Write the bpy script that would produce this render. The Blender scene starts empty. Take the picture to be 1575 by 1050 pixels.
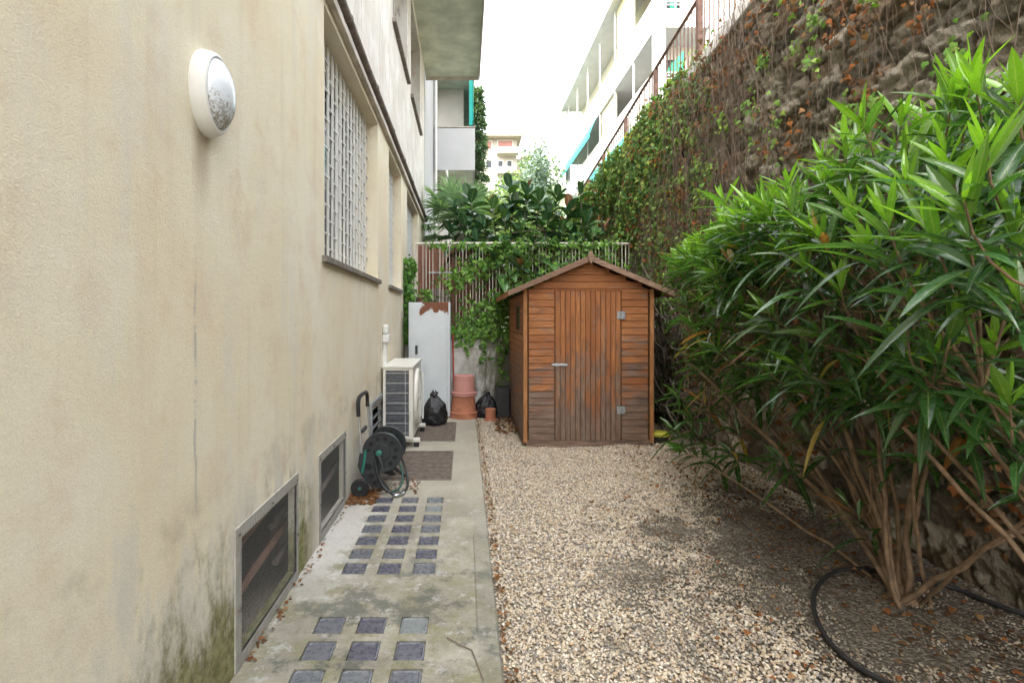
import bpy, math, random
import numpy as np
from mathutils import Vector, Matrix
R = math.radians
random.seed(7); rng = np.random.default_rng(7)
S = bpy.context.scene
COL = S.collection

# ------------------------------------------------------------------ camera
cam_d = bpy.data.cameras.new('camera'); cam = bpy.data.objects.new('camera', cam_d); COL.objects.link(cam)
cam.location = (0, 0, 1.45); cam.rotation_euler = (R(90), 0, 0)
cam_d.sensor_width = 36; cam_d.lens = 36*800/1575
cam_d.shift_x = 72.5/1575; cam_d.shift_y = -35/1575
cam_d.clip_start = 0.05; cam_d.clip_end = 2000
S.camera = cam
# ------------------------------------------------------------------ world and sun
SUN_AZ, SUN_EL = 233, 50          # compass bearing of the sun (0 = +Y, clockwise): behind and to the left
W = bpy.data.worlds.new("World"); S.world = W; W.use_nodes = True
nt = W.node_tree; nt.nodes.clear()
sky = nt.nodes.new('ShaderNodeTexSky'); sky.sky_type = 'NISHITA'; sky.sun_disc = False
sky.sun_elevation = R(SUN_EL); sky.sun_rotation = R(SUN_AZ)
sky.air_density = 1.6; sky.dust_density = 7.0; sky.ozone_density = 1.0
hs = nt.nodes.new('ShaderNodeHueSaturation'); hs.inputs['Saturation'].default_value = 0.28
tint = nt.nodes.new('ShaderNodeMix'); tint.data_type = 'RGBA'; tint.blend_type = 'MULTIPLY'
tint.inputs[0].default_value = 1; tint.inputs[7].default_value = (1.0, 0.988, 0.97, 1)
bg = nt.nodes.new('ShaderNodeBackground'); bg.inputs['Strength'].default_value = 0.15
wo = nt.nodes.new('ShaderNodeOutputWorld')
nt.links.new(sky.outputs[0], hs.inputs['Color']); nt.links.new(hs.outputs[0], tint.inputs[6])
nt.links.new(tint.outputs[2], bg.inputs[0]); nt.links.new(bg.outputs[0], wo.inputs[0])
sd = bpy.data.lights.new('sun', 'SUN'); sd.energy = 0.6; sd.angle = R(10); sd.color = (1, .95, .87)
so = bpy.data.objects.new('sun', sd); COL.objects.link(so)
sv = Vector((math.sin(R(SUN_AZ))*math.cos(R(SUN_EL)), math.cos(R(SUN_AZ))*math.cos(R(SUN_EL)), math.sin(R(SUN_EL))))
so.rotation_euler = sv.to_track_quat('Z', 'Y').to_euler(); so.location = sv*50
S.view_settings.view_transform = 'Standard'; S.view_settings.look = 'None'
S.view_settings.exposure = 3.05; S.view_settings.gamma = 1; S.view_settings.use_curve_mapping = False
S.cycles.max_bounces = 10; S.cycles.diffuse_bounces = 5; S.cycles.transparent_max_bounces = 12

# ------------------------------------------------------------------ node helpers
class G:
    """small wrapper for building a node material"""
    def __init__(s, name):
        s.m = bpy.data.materials.new(name); s.m.use_nodes = True
        s.t = s.m.node_tree; s.t.nodes.clear()
        s.out = s.t.nodes.new('ShaderNodeOutputMaterial')
        s.b = s.t.nodes.new('ShaderNodeBsdfPrincipled'); s.t.links.new(s.b.outputs[0], s.out.inputs[0])
        s.geo = s.t.nodes.new('ShaderNodeNewGeometry')
        s.sep = s.t.nodes.new('ShaderNodeSeparateXYZ'); s.t.links.new(s.geo.outputs['Position'], s.sep.inputs[0])
        s.x, s.y, s.z = s.sep.outputs
        s.pos = s.geo.outputs['Position']
    def _in(s, sock, v):
        if v is None: return
        if isinstance(v, bpy.types.NodeSocket): s.t.links.new(v, sock)
        elif isinstance(v, (tuple, list)) and sock.type == 'RGBA': sock.default_value = tuple(v)+((1,) if len(v) == 3 else ())
        else: sock.default_value = v
    def noise(s, scale, detail=4, rough=.55, stretch=None, vec=None, dist=0, off=None):
        v = vec or s.pos
        if stretch or off:
            mp = s.t.nodes.new('ShaderNodeMapping'); s.t.links.new(v, mp.inputs[0])
            if stretch: mp.inputs['Scale'].default_value = stretch
            if off: mp.inputs['Location'].default_value = off
            v = mp.outputs[0]
        n = s.t.nodes.new('ShaderNodeTexNoise'); s.t.links.new(v, n.inputs['Vector'])
        n.inputs['Scale'].default_value = scale; n.inputs['Detail'].default_value = detail
        n.inputs['Roughness'].default_value = rough; n.inputs['Distortion'].default_value = dist
        return n.outputs['Fac']
    def voronoi(s, scale, feature='F1', stretch=None, out='Distance'):
        v = s.pos
        if stretch:
            mp = s.t.nodes.new('ShaderNodeMapping'); s.t.links.new(v, mp.inputs[0]); mp.inputs['Scale'].default_value = stretch; v = mp.outputs[0]
        n = s.t.nodes.new('ShaderNodeTexVoronoi'); n.feature = feature; s.t.links.new(v, n.inputs['Vector']); n.inputs['Scale'].default_value = scale
        return n.outputs[out]
    def math(s, op, a, b=0.0, clamp=False):
        n = s.t.nodes.new('ShaderNodeMath'); n.operation = op; n.use_clamp = clamp
        s._in(n.inputs[0], a); s._in(n.inputs[1], b); return n.outputs[0]
    def mr(s, v, a, b, c=0., d=1., smooth=True):
        n = s.t.nodes.new('ShaderNodeMapRange'); n.interpolation_type = 'SMOOTHSTEP' if smooth else 'LINEAR'
        s._in(n.inputs[0], v); n.inputs[1].default_value = a; n.inputs[2].default_value = b
        n.inputs[3].default_value = c; n.inputs[4].default_value = d; return n.outputs[0]
    def mix(s, f, a, b, blend='MIX'):
        n = s.t.nodes.new('ShaderNodeMix'); n.data_type = 'RGBA'; n.blend_type = blend
        s._in(n.inputs[0], f); s._in(n.inputs[6], a); s._in(n.inputs[7], b); return n.outputs[2]
    def ramp(s, f, stops):
        n = s.t.nodes.new('ShaderNodeValToRGB'); s.t.links.new(f, n.inputs[0]); e = n.color_ramp.elements
        while len(e) > len(stops): e.remove(e[-1])
        while len(e) < len(stops): e.new(1)
        for el, (p, c) in zip(e, stops): el.position = p; el.color = tuple(c)+(1,)
        return n.outputs[0]
    def attr(s, name, out='Color'):
        n = s.t.nodes.new('ShaderNodeAttribute'); n.attribute_name = name; return n.outputs[out]
    def bump(s, h, dist=.005, strength=1.0, prev=None):
        n = s.t.nodes.new('ShaderNodeBump'); s.t.links.new(h, n.inputs['Height']); n.inputs['Distance'].default_value = dist
        n.inputs['Strength'].default_value = strength
        if prev: s.t.links.new(prev, n.inputs['Normal'])
        return n.outputs[0]
    def fin(s, col=None, rough=.8, normal=None, spec=.5, metal=0., trans=None, transl=0, tcol=None):
        s._in(s.b.inputs['Base Color'], col); s._in(s.b.inputs['Roughness'], rough)
        s.b.inputs['Specular IOR Level'].default_value = spec; s._in(s.b.inputs['Metallic'], metal)
        if normal: s.t.links.new(normal, s.b.inputs['Normal'])
        if trans: s.b.inputs['Transmission Weight'].default_value = trans
        if transl:
            tr = s.t.nodes.new('ShaderNodeBsdfTranslucent'); s._in(tr.inputs[0], tcol if tcol is not None else col)
            mx = s.t.nodes.new('ShaderNodeMixShader'); mx.inputs[0].default_value = transl
            s.t.links.new(s.b.outputs[0], mx.inputs[1]); s.t.links.new(tr.outputs[0], mx.inputs[2]); s.t.links.new(mx.outputs[0], s.out.inputs[0])
        return s.m

def simple(name, col, rough=.6, var=.12, scale=12, bump=.0015, metal=0., spec=.5, dirt=.15):
    g = G(name)
    n = g.noise(scale, 5); n2 = g.noise(scale*6, 3)
    c = g.mix(g.mr(n, .3, .75), tuple(x*(1-var) for x in col), tuple(min(1, x*(1+var)) for x in col))
    if dirt: c = g.mix(g.math('MULTIPLY', g.mr(g.noise(scale*.35, 6, .65, off=(3, 7, 1)), .5, .75), dirt), c, (.12, .10, .07))
    rr = g.mr(n2, .2, .8, max(.02, rough-.08), min(1, rough+.08))
    return g.fin(c, rr, g.bump(n2, bump) if bump else None, spec=spec, metal=metal)

# ------------------------------------------------------------------ materials
M = {}
def plaster():
    g = G('cream_plaster')
    big = g.noise(1.1, 5, .6); mid = g.noise(4.5, 5, .6, off=(5, 2, 9)); streak = g.noise(3.0, 5, .6, stretch=(1, 3.2, .22))
    c = g.mix(g.mr(big, .35, .68), (.76, .675, .50), (.80, .745, .60))
    c = g.mix(g.math('MULTIPLY', g.mr(mid, .5, .72), .30), c, (.63, .45, .32))
    c = g.mix(g.math('MULTIPLY', g.mr(streak, .5, .75), .20), c, (.50, .41, .29))
    c = g.mix(g.math('MULTIPLY', g.mr(g.noise(2.2, 6, .7, stretch=(1, 1.6, .5), off=(1, 1, 4)), .52, .7), .35), c, (.66, .64, .60))
    # grimy line at vent height
    dz = g.math('ABSOLUTE', g.math('SUBTRACT', g.math('ADD', g.z, g.mr(mid, 0, 1, -.09, .09)), .76))
    c = g.mix(g.math('MULTIPLY', g.mr(dz, .02, .14, 1, 0), g.mr(g.noise(2.5, 5, .7, off=(0, 4, 2)), .42, .62, 0, .38)), c, (.34, .27, .18))
    # washed out grey zone near the ground
    zz = g.math('ADD', g.z, g.mr(g.noise(3.2, 7, .7, stretch=(1, 1.6, .6), off=(9, 0, 3)), .25, .75, -.42, .42))
    c = g.mix(g.math('MULTIPLY', g.mr(zz, .75, .30, 0, 1), .85), c, g.mix(g.noise(14, 5, .7), (.60, .57, .50), (.70, .665, .59)))
    # moss at the foot, only near the camera
    zm = g.math('ADD', g.z, g.mr(g.noise(5, 7, .75, stretch=(1, 1.4, .8), off=(2, 0, 7)), .2, .8, -.28, .28))
    moss = g.math('MULTIPLY', g.mr(zm, .60, .18, 0, 1), g.mr(g.y, 3.35, 3.0, 0.15, 1))
    mc = g.mix(g.mr(g.noise(18, 6, .7), .35, .65), (.12, .12, .04), (.29, .275, .13))
    c = g.mix(g.math('MULTIPLY', moss, .95), c, mc)
    # grey trickle line and stain below the lamp
    dy = g.math('ABSOLUTE', g.math('SUBTRACT', g.math('ADD', g.y, g.mr(g.noise(9, 3), 0, 1, -.012, .012)), 1.815))
    tr = g.math('MULTIPLY', g.mr(dy, .004, .011, 1, 0), g.math('MULTIPLY', g.mr(g.z, 1.72, 1.6), g.mr(g.z, .72, .9)))
    tr = g.math('MULTIPLY', tr, g.mr(g.noise(7, 4, .7, stretch=(1, .3, 1), off=(3, 3, 3)), .4, .52))
    c = g.mix(g.math('MULTIPLY', tr, .6), c, (.37, .37, .36))
    dl = g.math('ABSOLUTE', g.math('SUBTRACT', g.y, 1.86))
    st = g.math('MULTIPLY', g.mr(dl, .01, .085, 1, 0), g.math('MULTIPLY', g.mr(g.z, 1.78, 2.1), g.mr(g.z, 2.25, 2.2)))
    c = g.mix(g.math('MULTIPLY', st, .6), c, (.24, .17, .10))
    # older, paler render above the moulding, with black trickles
    up = g.mr(g.z, 3.70, 3.71)
    cu = g.mix(g.mr(g.noise(1.6, 6, .65, off=(4, 4, 4)), .35, .7), (.60, .56, .50), (.76, .74, .70))
    cr = g.math('MULTIPLY', g.mr(g.noise(5, 6, .75, stretch=(1, 4, .35)), .55, .66), .7)
    cu = g.mix(cr, cu, (.20, .17, .15))
    cu = g.mix(g.math('MULTIPLY', g.mr(g.noise(3.1, 4, .6, off=(7, 7, 0)), .55, .7), .5), cu, (.58, .44, .36))
    c = g.mix(up, c, cu)
    spk = g.mr(g.voronoi(16), .035, .06, .55, 0)
    c = g.mix(g.math('MULTIPLY', spk, g.mr(g.noise(2.4, 3, off=(8, 8, 8)), .5, .6)), c, (.36, .27, .17))
    grain = g.mix(g.noise(120, 3, .6), (.72, .72, .72), (1.12, 1.12, 1.12))
    c = g.mix(.55, c, grain, 'MULTIPLY')
    h = g.math('ADD', g.noise(190, 6, .7), g.math('MULTIPLY', g.noise(75, 6, .7), .6))
    nb = g.bump(g.noise(7, 3), .012, .35)
    M['plaster'] = g.fin(c, .95, g.bump(h, .0034, 1, nb), spec=.15)
plaster()

def concrete_path():
    g = G('mossy_concrete')
    a = g.noise(2.1, 7, .68); b = g.noise(6, 7, .7, off=(4, 1, 0)); f = g.noise(55, 4, .6)
    c = g.mix(g.mr(a, .35, .65), (.26, .24, .19), (.40, .375, .31))
    near = g.mr(g.y, 4.6, 2.2, .12, 1)
    c = g.mix(g.math('MULTIPLY', g.mr(b, .44, .62), g.math('MULTIPLY', near, .7)), c, (.22, .21, .11))
    c = g.mix(g.math('MULTIPLY', g.mr(g.noise(3.3, 8, .75, off=(8, 3, 0)), .49, .6), g.math('MULTIPLY', near, .8)), c, (.095, .10, .085))
    c = g.mix(g.math('MULTIPLY', g.mr(g.noise(9, 8, .75, off=(1, 5, 0)), .55, .62), .65), c, (.47, .46, .43))
    # pale lime bloom along the house, brownish tone further back
    pl = g.math('MULTIPLY', g.mr(g.math('ADD', g.x, g.mr(b, 0, 1, -.25, .25)), -.62, -.78), g.mr(g.y, 2.5, 3.2))
    c = g.mix(g.math('MULTIPLY', pl, .8), c, (.55, .53, .49))
    c = g.mix(g.math('MULTIPLY', g.mr(g.y, 3.4, 4.6), .6), c, (.40, .365, .295))
    # the darker kerb strip along the gravel
    c = g.mix(g.math('MULTIPLY', g.math('MULTIPLY', g.mr(g.x, .055, .065), g.mr(g.y, 4.5, 3.5)), .3), c, (.20, .20, .17))
    crack = g.math('MULTIPLY', g.mr(g.math('ABSOLUTE', g.math('SUBTRACT', g.x, .058)), .002, .006, 1, 0), g.math('MULTIPLY', g.mr(g.y, 2.35, 2.45), g.mr(g.y, 3.6, 3.4)))
    c = g.mix(g.math('MULTIPLY', crack, .4), c, (.05, .05, .04))
    c = g.mix(.6, c, g.mix(f, (.6, .6, .6), (1.3, 1.3, 1.3)), 'MULTIPLY')
    h = g.math('ADD', g.noise(40, 7, .7), g.math('MULTIPLY', g.noise(5, 4), 1.5))
    M['path'] = g.fin(c, .9, g.bump(h, .009), spec=.25)
concrete_path()

def soil():
    g = G('gravelly_soil')
    a = g.noise(1.7, 6, .65); v = g.voronoi(75, 'F1', out='Color'); 
    sp = g.t.nodes.new('ShaderNodeSeparateColor'); g.t.links.new(v, sp.inputs[0])
    c = g.mix(g.mr(a, .35, .65), (.055, .042, .03), (.12, .098, .075))
    peb = g.ramp(sp.outputs[0], [(0, (.07, .06, .05)), (.5, (.16, .14, .11)), (.8, (.30, .27, .22)), (1, (.42, .38, .32))])
    c = g.mix(.45, c, peb)
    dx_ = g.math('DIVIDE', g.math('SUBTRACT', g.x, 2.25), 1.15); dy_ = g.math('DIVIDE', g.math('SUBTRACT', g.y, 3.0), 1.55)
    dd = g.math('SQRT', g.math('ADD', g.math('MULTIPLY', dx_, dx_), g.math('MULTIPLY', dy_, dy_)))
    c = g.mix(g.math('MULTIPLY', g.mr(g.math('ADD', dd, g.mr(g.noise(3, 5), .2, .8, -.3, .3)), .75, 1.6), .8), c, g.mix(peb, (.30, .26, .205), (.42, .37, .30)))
    vd = g.voronoi(75)
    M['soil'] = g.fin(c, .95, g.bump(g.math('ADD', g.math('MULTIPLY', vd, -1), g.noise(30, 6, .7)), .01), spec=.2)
soil()
def stones():
    g = G('pebble_stone')
    a = g.attr('Col'); c = g.mix(.35, a, g.mix(g.noise(160, 3), (.6, .6, .6), (1.35, 1.33, 1.3)), 'MULTIPLY')
    M['pebble'] = g.fin(c, .62, g.bump(g.noise(220, 3), .0008), spec=.35)
stones()
def rubble():
    g = G('rubble_stone')
    a = g.attr('Col')
    n = g.noise(14, 8, .72); n2 = g.noise(60, 6, .7)
    c = g.mix(.75, a, g.mix(n, (.45, .42, .38), (1.6, 1.55, 1.45)), 'MULTIPLY')
    c = g.mix(g.math('MULTIPLY', g.mr(g.noise(3.0, 7, .7, off=(2, 2, 2)), .5, .66), .55), c, (.06, .062, .028))
    c = g.mix(g.math('MULTIPLY', g.mr(g.noise(5.0, 8, .75, off=(6, 1, 2)), .56, .66), .5), c, (.25, .23, .19))
    M['rubble'] = g.fin(c, .92, g.bump(g.math('ADD', n, g.math('MULTIPLY', n2, .7)), .016), spec=.2)
rubble()
def leafmat(name, rough=.33, transl=.3, spec=.5, vein=.35, bright=1.5, scale=9.0):
    g = G(name)
    a = g.attr('Col'); al = g.attr('Col', 'Alpha')
    c = g.mix(.4, a, g.mix(g.noise(scale, 4), (.55, .6, .5), (1.4, 1.35, 1.4)), 'MULTIPLY')
    if vein: c = g.mix(g.mr(al, .03, .14, vein, 0), c, (.38, .46, .16))
    tc = g.mix(1.0, c, (bright*1.25, bright*1.35, bright*.45), 'MULTIPLY')
    rib = g.bump(g.math('MULTIPLY', al, 1.0), .002)
    M[name] = g.fin(c, g.mr(g.noise(25, 3), .3, .7, rough-.07, rough+.12), g.bump(g.noise(60, 3), .0015, .6, rib), spec=spec, transl=transl, tcol=tc)
leafmat('oleander_leaf', .22, .32, .9)
leafmat('ivy_leaf', .5, .28, .35, 0, 1.4)
leafmat('rubber_leaf', .22, .10, .6, .25, 1.2)
leafmat('palm_leaf', .5, .25, .4, 0, 1.5)
leafmat('tree_leaf', .6, .25, .3, 0, 1.4)
leafmat('dead_leaf', .85, .2, .1, 0, 1.0, 60)
def wood(name, axis, col=(.41, .17, .065), grey=True):
    g = G(name)
    st = [22, 22, 22]; st['xyz'.index(axis)] = 1.6
    rnd = g.attr('rnd', 'Fac')
    sh = g.t.nodes.new('ShaderNodeCombineXYZ'); m7 = g.math('MULTIPLY', rnd, 37.0)
    for i in range(3): g.t.links.new(m7, sh.inputs[i])
    va = g.t.nodes.new('ShaderNodeVectorMath'); va.operation = 'ADD'; g.t.links.new(g.pos, va.inputs[0]); g.t.links.new(sh.outputs[0], va.inputs[1])
    gr = g.noise(3.2, 7, .68, stretch=tuple(st), vec=va.outputs[0], dist=.3); fine = g.noise(14, 5, .7, stretch=tuple(st), vec=va.outputs[0])
    c = g.mix(g.mr(gr, .3, .7), tuple(x*.50 for x in col), tuple(min(1, x*1.25) for x in col))
    c = g.mix(g.math('MULTIPLY', rnd, .8), c, tuple(x*y for x, y in zip(col, (.62, .52, .5))))
    c = g.mix(g.mr(fine, .5, .72, 0, .28), c, (.07, .035, .02))
    kn = g.voronoi(5, stretch=tuple(3.5 if s == 22 else 1 for s in st)); c = g.mix(g.mr(kn, .03, .10, .75, 0), c, (.10, .04, .018))
    if grey:
        lo = g.mr(g.math('ADD', g.z, g.mr(g.noise(1.6, 6, .7, stretch=tuple(4 if s == 22 else 1.2 for s in st), vec=va.outputs[0]), .25, .75, -.75, .75)), 1.25, .35, 0, 1)
        w = g.mix(g.mr(gr, .3, .7), (.07, .055, .046), (.22, .18, .15))
        c = g.mix(g.math('MULTIPLY', lo, .80), c, w)
        pt = g.mr(g.noise(2.6, 6, .75, stretch=tuple(3 if s == 22 else 1 for s in st), off=(2, 8, 4)), .58, .66, 0, .6)
        c = g.mix(pt, c, (.20, .17, .14))
    blot = g.mr(g.noise(2.6, 7, .75, stretch=tuple(3.5 if q == 22 else 1 for q in st), vec=va.outputs[0]), .54, .66, 0, .6 if grey else 0)
    c = g.mix(blot, c, (.075, .058, .05))
    M[name] = g.fin(c, .72, g.bump(g.math('ADD', gr, g.math('MULTIPLY', fine, .6)), .0035), spec=.25)
wood('wood_across', 'x'); wood('wood_along', 'y'); wood('wood_upright', 'z'); wood('wood_trim', 'z', (.44, .21, .085), False)
wood('fascia_wood', 'x', (.30, .20, .14), False); wood('panel_wood', 'z', (.26, .12, .08), False); wood('old_plank', 'z', (.36, .34, .32), False)
def rusty_white(name, base, zmin, edge):
    g = G(name)
    c = g.mix(g.mr(g.noise(2.5, 5), .3, .7), tuple(x*.88 for x in base), base)
    n = g.noise(7, 7, .7)
    m = g.mr(g.math('ADD', g.z, g.mr(n, .2, .8, -edge, edge)), zmin, zmin+.01)
    if name == 'cabinet_metal':
        m = g.math('MULTIPLY', m, g.math('MULTIPLY', g.mr(g.math('ADD', g.x, g.mr(n, .2, .8, -.1, .1)), -.64, -.62), g.mr(g.x, -.235, -.245)))
    r = g.mix(g.noise(30, 4), (.10, .035, .02), (.24, .10, .055))
    c = g.mix(m, c, r)
    c = g.mix(g.math('MULTIPLY', g.mr(g.noise(7, 7, .7, stretch=(1, 1, .3), off=(3, 0, 3)), .64, .72), .35), c, (.30, .24, .18))
    M[name] = g.fin(c, g.mix(m, (.4,)*3, (.9,)*3), g.bump(n, .002), spec=.4)
rusty_white('cabinet_metal', (.56, .60, .62), 1.53, .12)
rusty_white('rail_white', (.62, .58, .50), 9.9, .1)
def lowwall():
    g = G('stained_render')
    c = g.mix(g.mr(g.noise(3, 6, .65), .35, .65), (.34, .33, .29), (.56, .55, .52))
    d = g.mr(g.math('ADD', g.x, g.mr(g.noise(4, 6, .7, stretch=(2, 1, .5)), .2, .8, -.5, .5)), .05, .55)
    c = g.mix(g.math('MULTIPLY', d, .85), c, (.09, .095, .055))
    M['lowwall'] = g.fin(c, .93, g.bump(g.noise(45, 6, .7), .006), spec=.2)
lowwall()
M['white_paint'] = simple('white_paint', (.66, .66, .63), .5, .06, 5, .001)
M['ac_white'] = simple('ac_casing_paint', (.66, .64, .57), .42, .05, 6, .0006, dirt=.25)
M['ac_fin'] = simple('ac_fins', (.16, .17, .19), .5, .2, 30, .001, metal=.3)
M['wire'] = simple('wire_white', (.62, .62, .6), .5, .05, 9, 0)
M['mesh_wire'] = simple('galvanised_wire', (.26, .26, .25), .5, .15, 20, 0, metal=.4)
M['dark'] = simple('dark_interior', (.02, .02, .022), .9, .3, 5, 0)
M['pit_wall'] = simple('pit_shade_dark', (.03, .028, .027), .95, .4, 5, .004)  # near-black: the shade inside cellar and pits is put into the colour
M['vent_border'] = simple('vent_border_plaster', (.43, .41, .36), .95, .15, 14, .003)
M['pipe_old'] = simple('old_pipe', (.16, .13, .11), .7, .35, 8, .002)
M['stone_sill'] = simple('slate_sill', (.19, .165, .14), .7, .3, 14, .002)
M['black_plastic'] = simple('black_plastic', (.028, .031, .034), .42, .2, 12, .0006)
M['rubber'] = simple('rubber', (.012, .012, .013), .75, .2, 14, .001)
M['green_plastic'] = simple('green_plastic', (.02, .16, .12), .4, .15, 10, .0005)
M['dark_green_hose'] = simple('green_hose_plastic', (.015, .085, .065), .4, .15, 10, .0005)
M['alu'] = simple('aluminium', (.55, .56, .57), .38, .08, 20, .0005, metal=.9)
M['zinc'] = simple('zinc_plate', (.42, .45, .47), .45, .25, 40, .001, metal=.7)
M['grate'] = simple('rusty_grate', (.17, .135, .11), .8, .3, 18, .001)
M['terracotta'] = simple('terracotta', (.40, .155, .085), .8, .18, 9, .002)
M['pink_pot'] = simple('pink_pot_plastic', (.50, .235, .20), .65, .1, 6, .001)
M['red_paint'] = simple('red_paint', (.33, .045, .035), .6, .2, 9, .001)
M['render_white'] = simple('white_render', (.42, .425, .43), .85, .05, 1.5, .002, dirt=.08)
M['render_warm'] = simple('warm_render', (.66, .62, .56), .9, .06, 1.5, .002, dirt=.08)
M['soffit'] = simple('greenish_soffit', (.60, .64, .53), .92, .2, 2.2, .003, dirt=.35)
M['slab_edge'] = simple('weathered_slab_edge', (.50, .45, .39), .92, .2, 4, .004, dirt=.5)
M['teal'] = simple('teal_awning', (.015, .33, .29), .8, .08, 2, .001, dirt=0)
M['green_cloth'] = simple('green_awning', (.03, .30, .16), .8, .08, 2, .001, dirt=0)
M['shutter'] = simple('red_shutter', (.33, .16, .14), .8, .1, 2, 0)
M['tile_roof'] = simple('grey_roof', (.42, .36, .31), .9, .1, 2, .01)
M['brown_iron'] = simple('brown_iron', (.155, .085, .06), .7, .35, 10, .0015)
M['bark'] = simple('bark', (.19, .125, .075), .88, .35, 16, .004, dirt=.3)
M['grey_bark'] = simple('grey_bark', (.14, .12, .095), .9, .35, 12, .006)
M['twig'] = simple('dry_twig', (.17, .125, .095), .9, .3, 12, .001)
M['hill'] = simple('hill_green', (.07, .10, .045), .95, .4, .08, 0)
M['asphalt'] = simple('asphalt', (.06, .06, .06), .9, .2, 12, .003)
M['coping'] = simple('coping_concrete', (.72, .71, .69), .9, .1, 7, .004, dirt=.3)
M['yellow'] = simple('yellow_plastic', (.62, .58, .06), .5, .1, 12, .0005)
M['trellis'] = simple('ochre_blind', (.50, .44, .27), .8, .12, 3, .001)
M['cellar_rust'] = simple('rusty_pipe', (.20, .11, .075), .8, .3, 12, .002)
M['far_cream'] = simple('far_cream_render', (.36, .33, .285), .9, .05, .5, 0, dirt=.05)
M['pale_pane'] = simple('lightened_glass', (.34, .35, .35), .3, .15, 2, 0)  # pale pane colour, lightened to brighten the dark balcony recesses
def glassy():
    g = G('window_glass'); M['glass'] = g.fin((.02, .024, .03), .12, spec=.4)
    g = G('paver_glass')
    rnd = g.attr('rnd', 'Fac')
    c = g.mix(rnd, (.065, .065, .095), (.17, .19, .19)); n = g.noise(35, 5, .7)
    c = g.mix(g.mr(n, .45, .7, 0, .35), c, (.24, .235, .21))
    M['paver'] = g.fin(c, g.mr(n, .3, .7, .16, .5), g.bump(g.noise(16, 3), .004), spec=.7)
    g = G('lamp_glass')
    n = g.noise(60, 6, .75)
    m = g.math('MULTIPLY', g.mr(g.math('ADD', g.z, g.mr(n, .3, .7, -.05, .05)), 2.235, 2.205), g.mr(g.noise(90, 3, .7), .42, .55))
    c = g.mix(g.math('MULTIPLY', m, .8), (.62, .67, .72), (.20, .17, .13))
    M['lamp_glass'] = g.fin(c, g.mix(m, (.18,)*3, (.8,)*3), spec=.6)
    g = G('bin_bag')
    M['bag'] = g.fin((.012, .012, .014), .22, g.bump(g.noise(30, 5, .65, dist=1.2), .012), spec=.6)
glassy()

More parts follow.
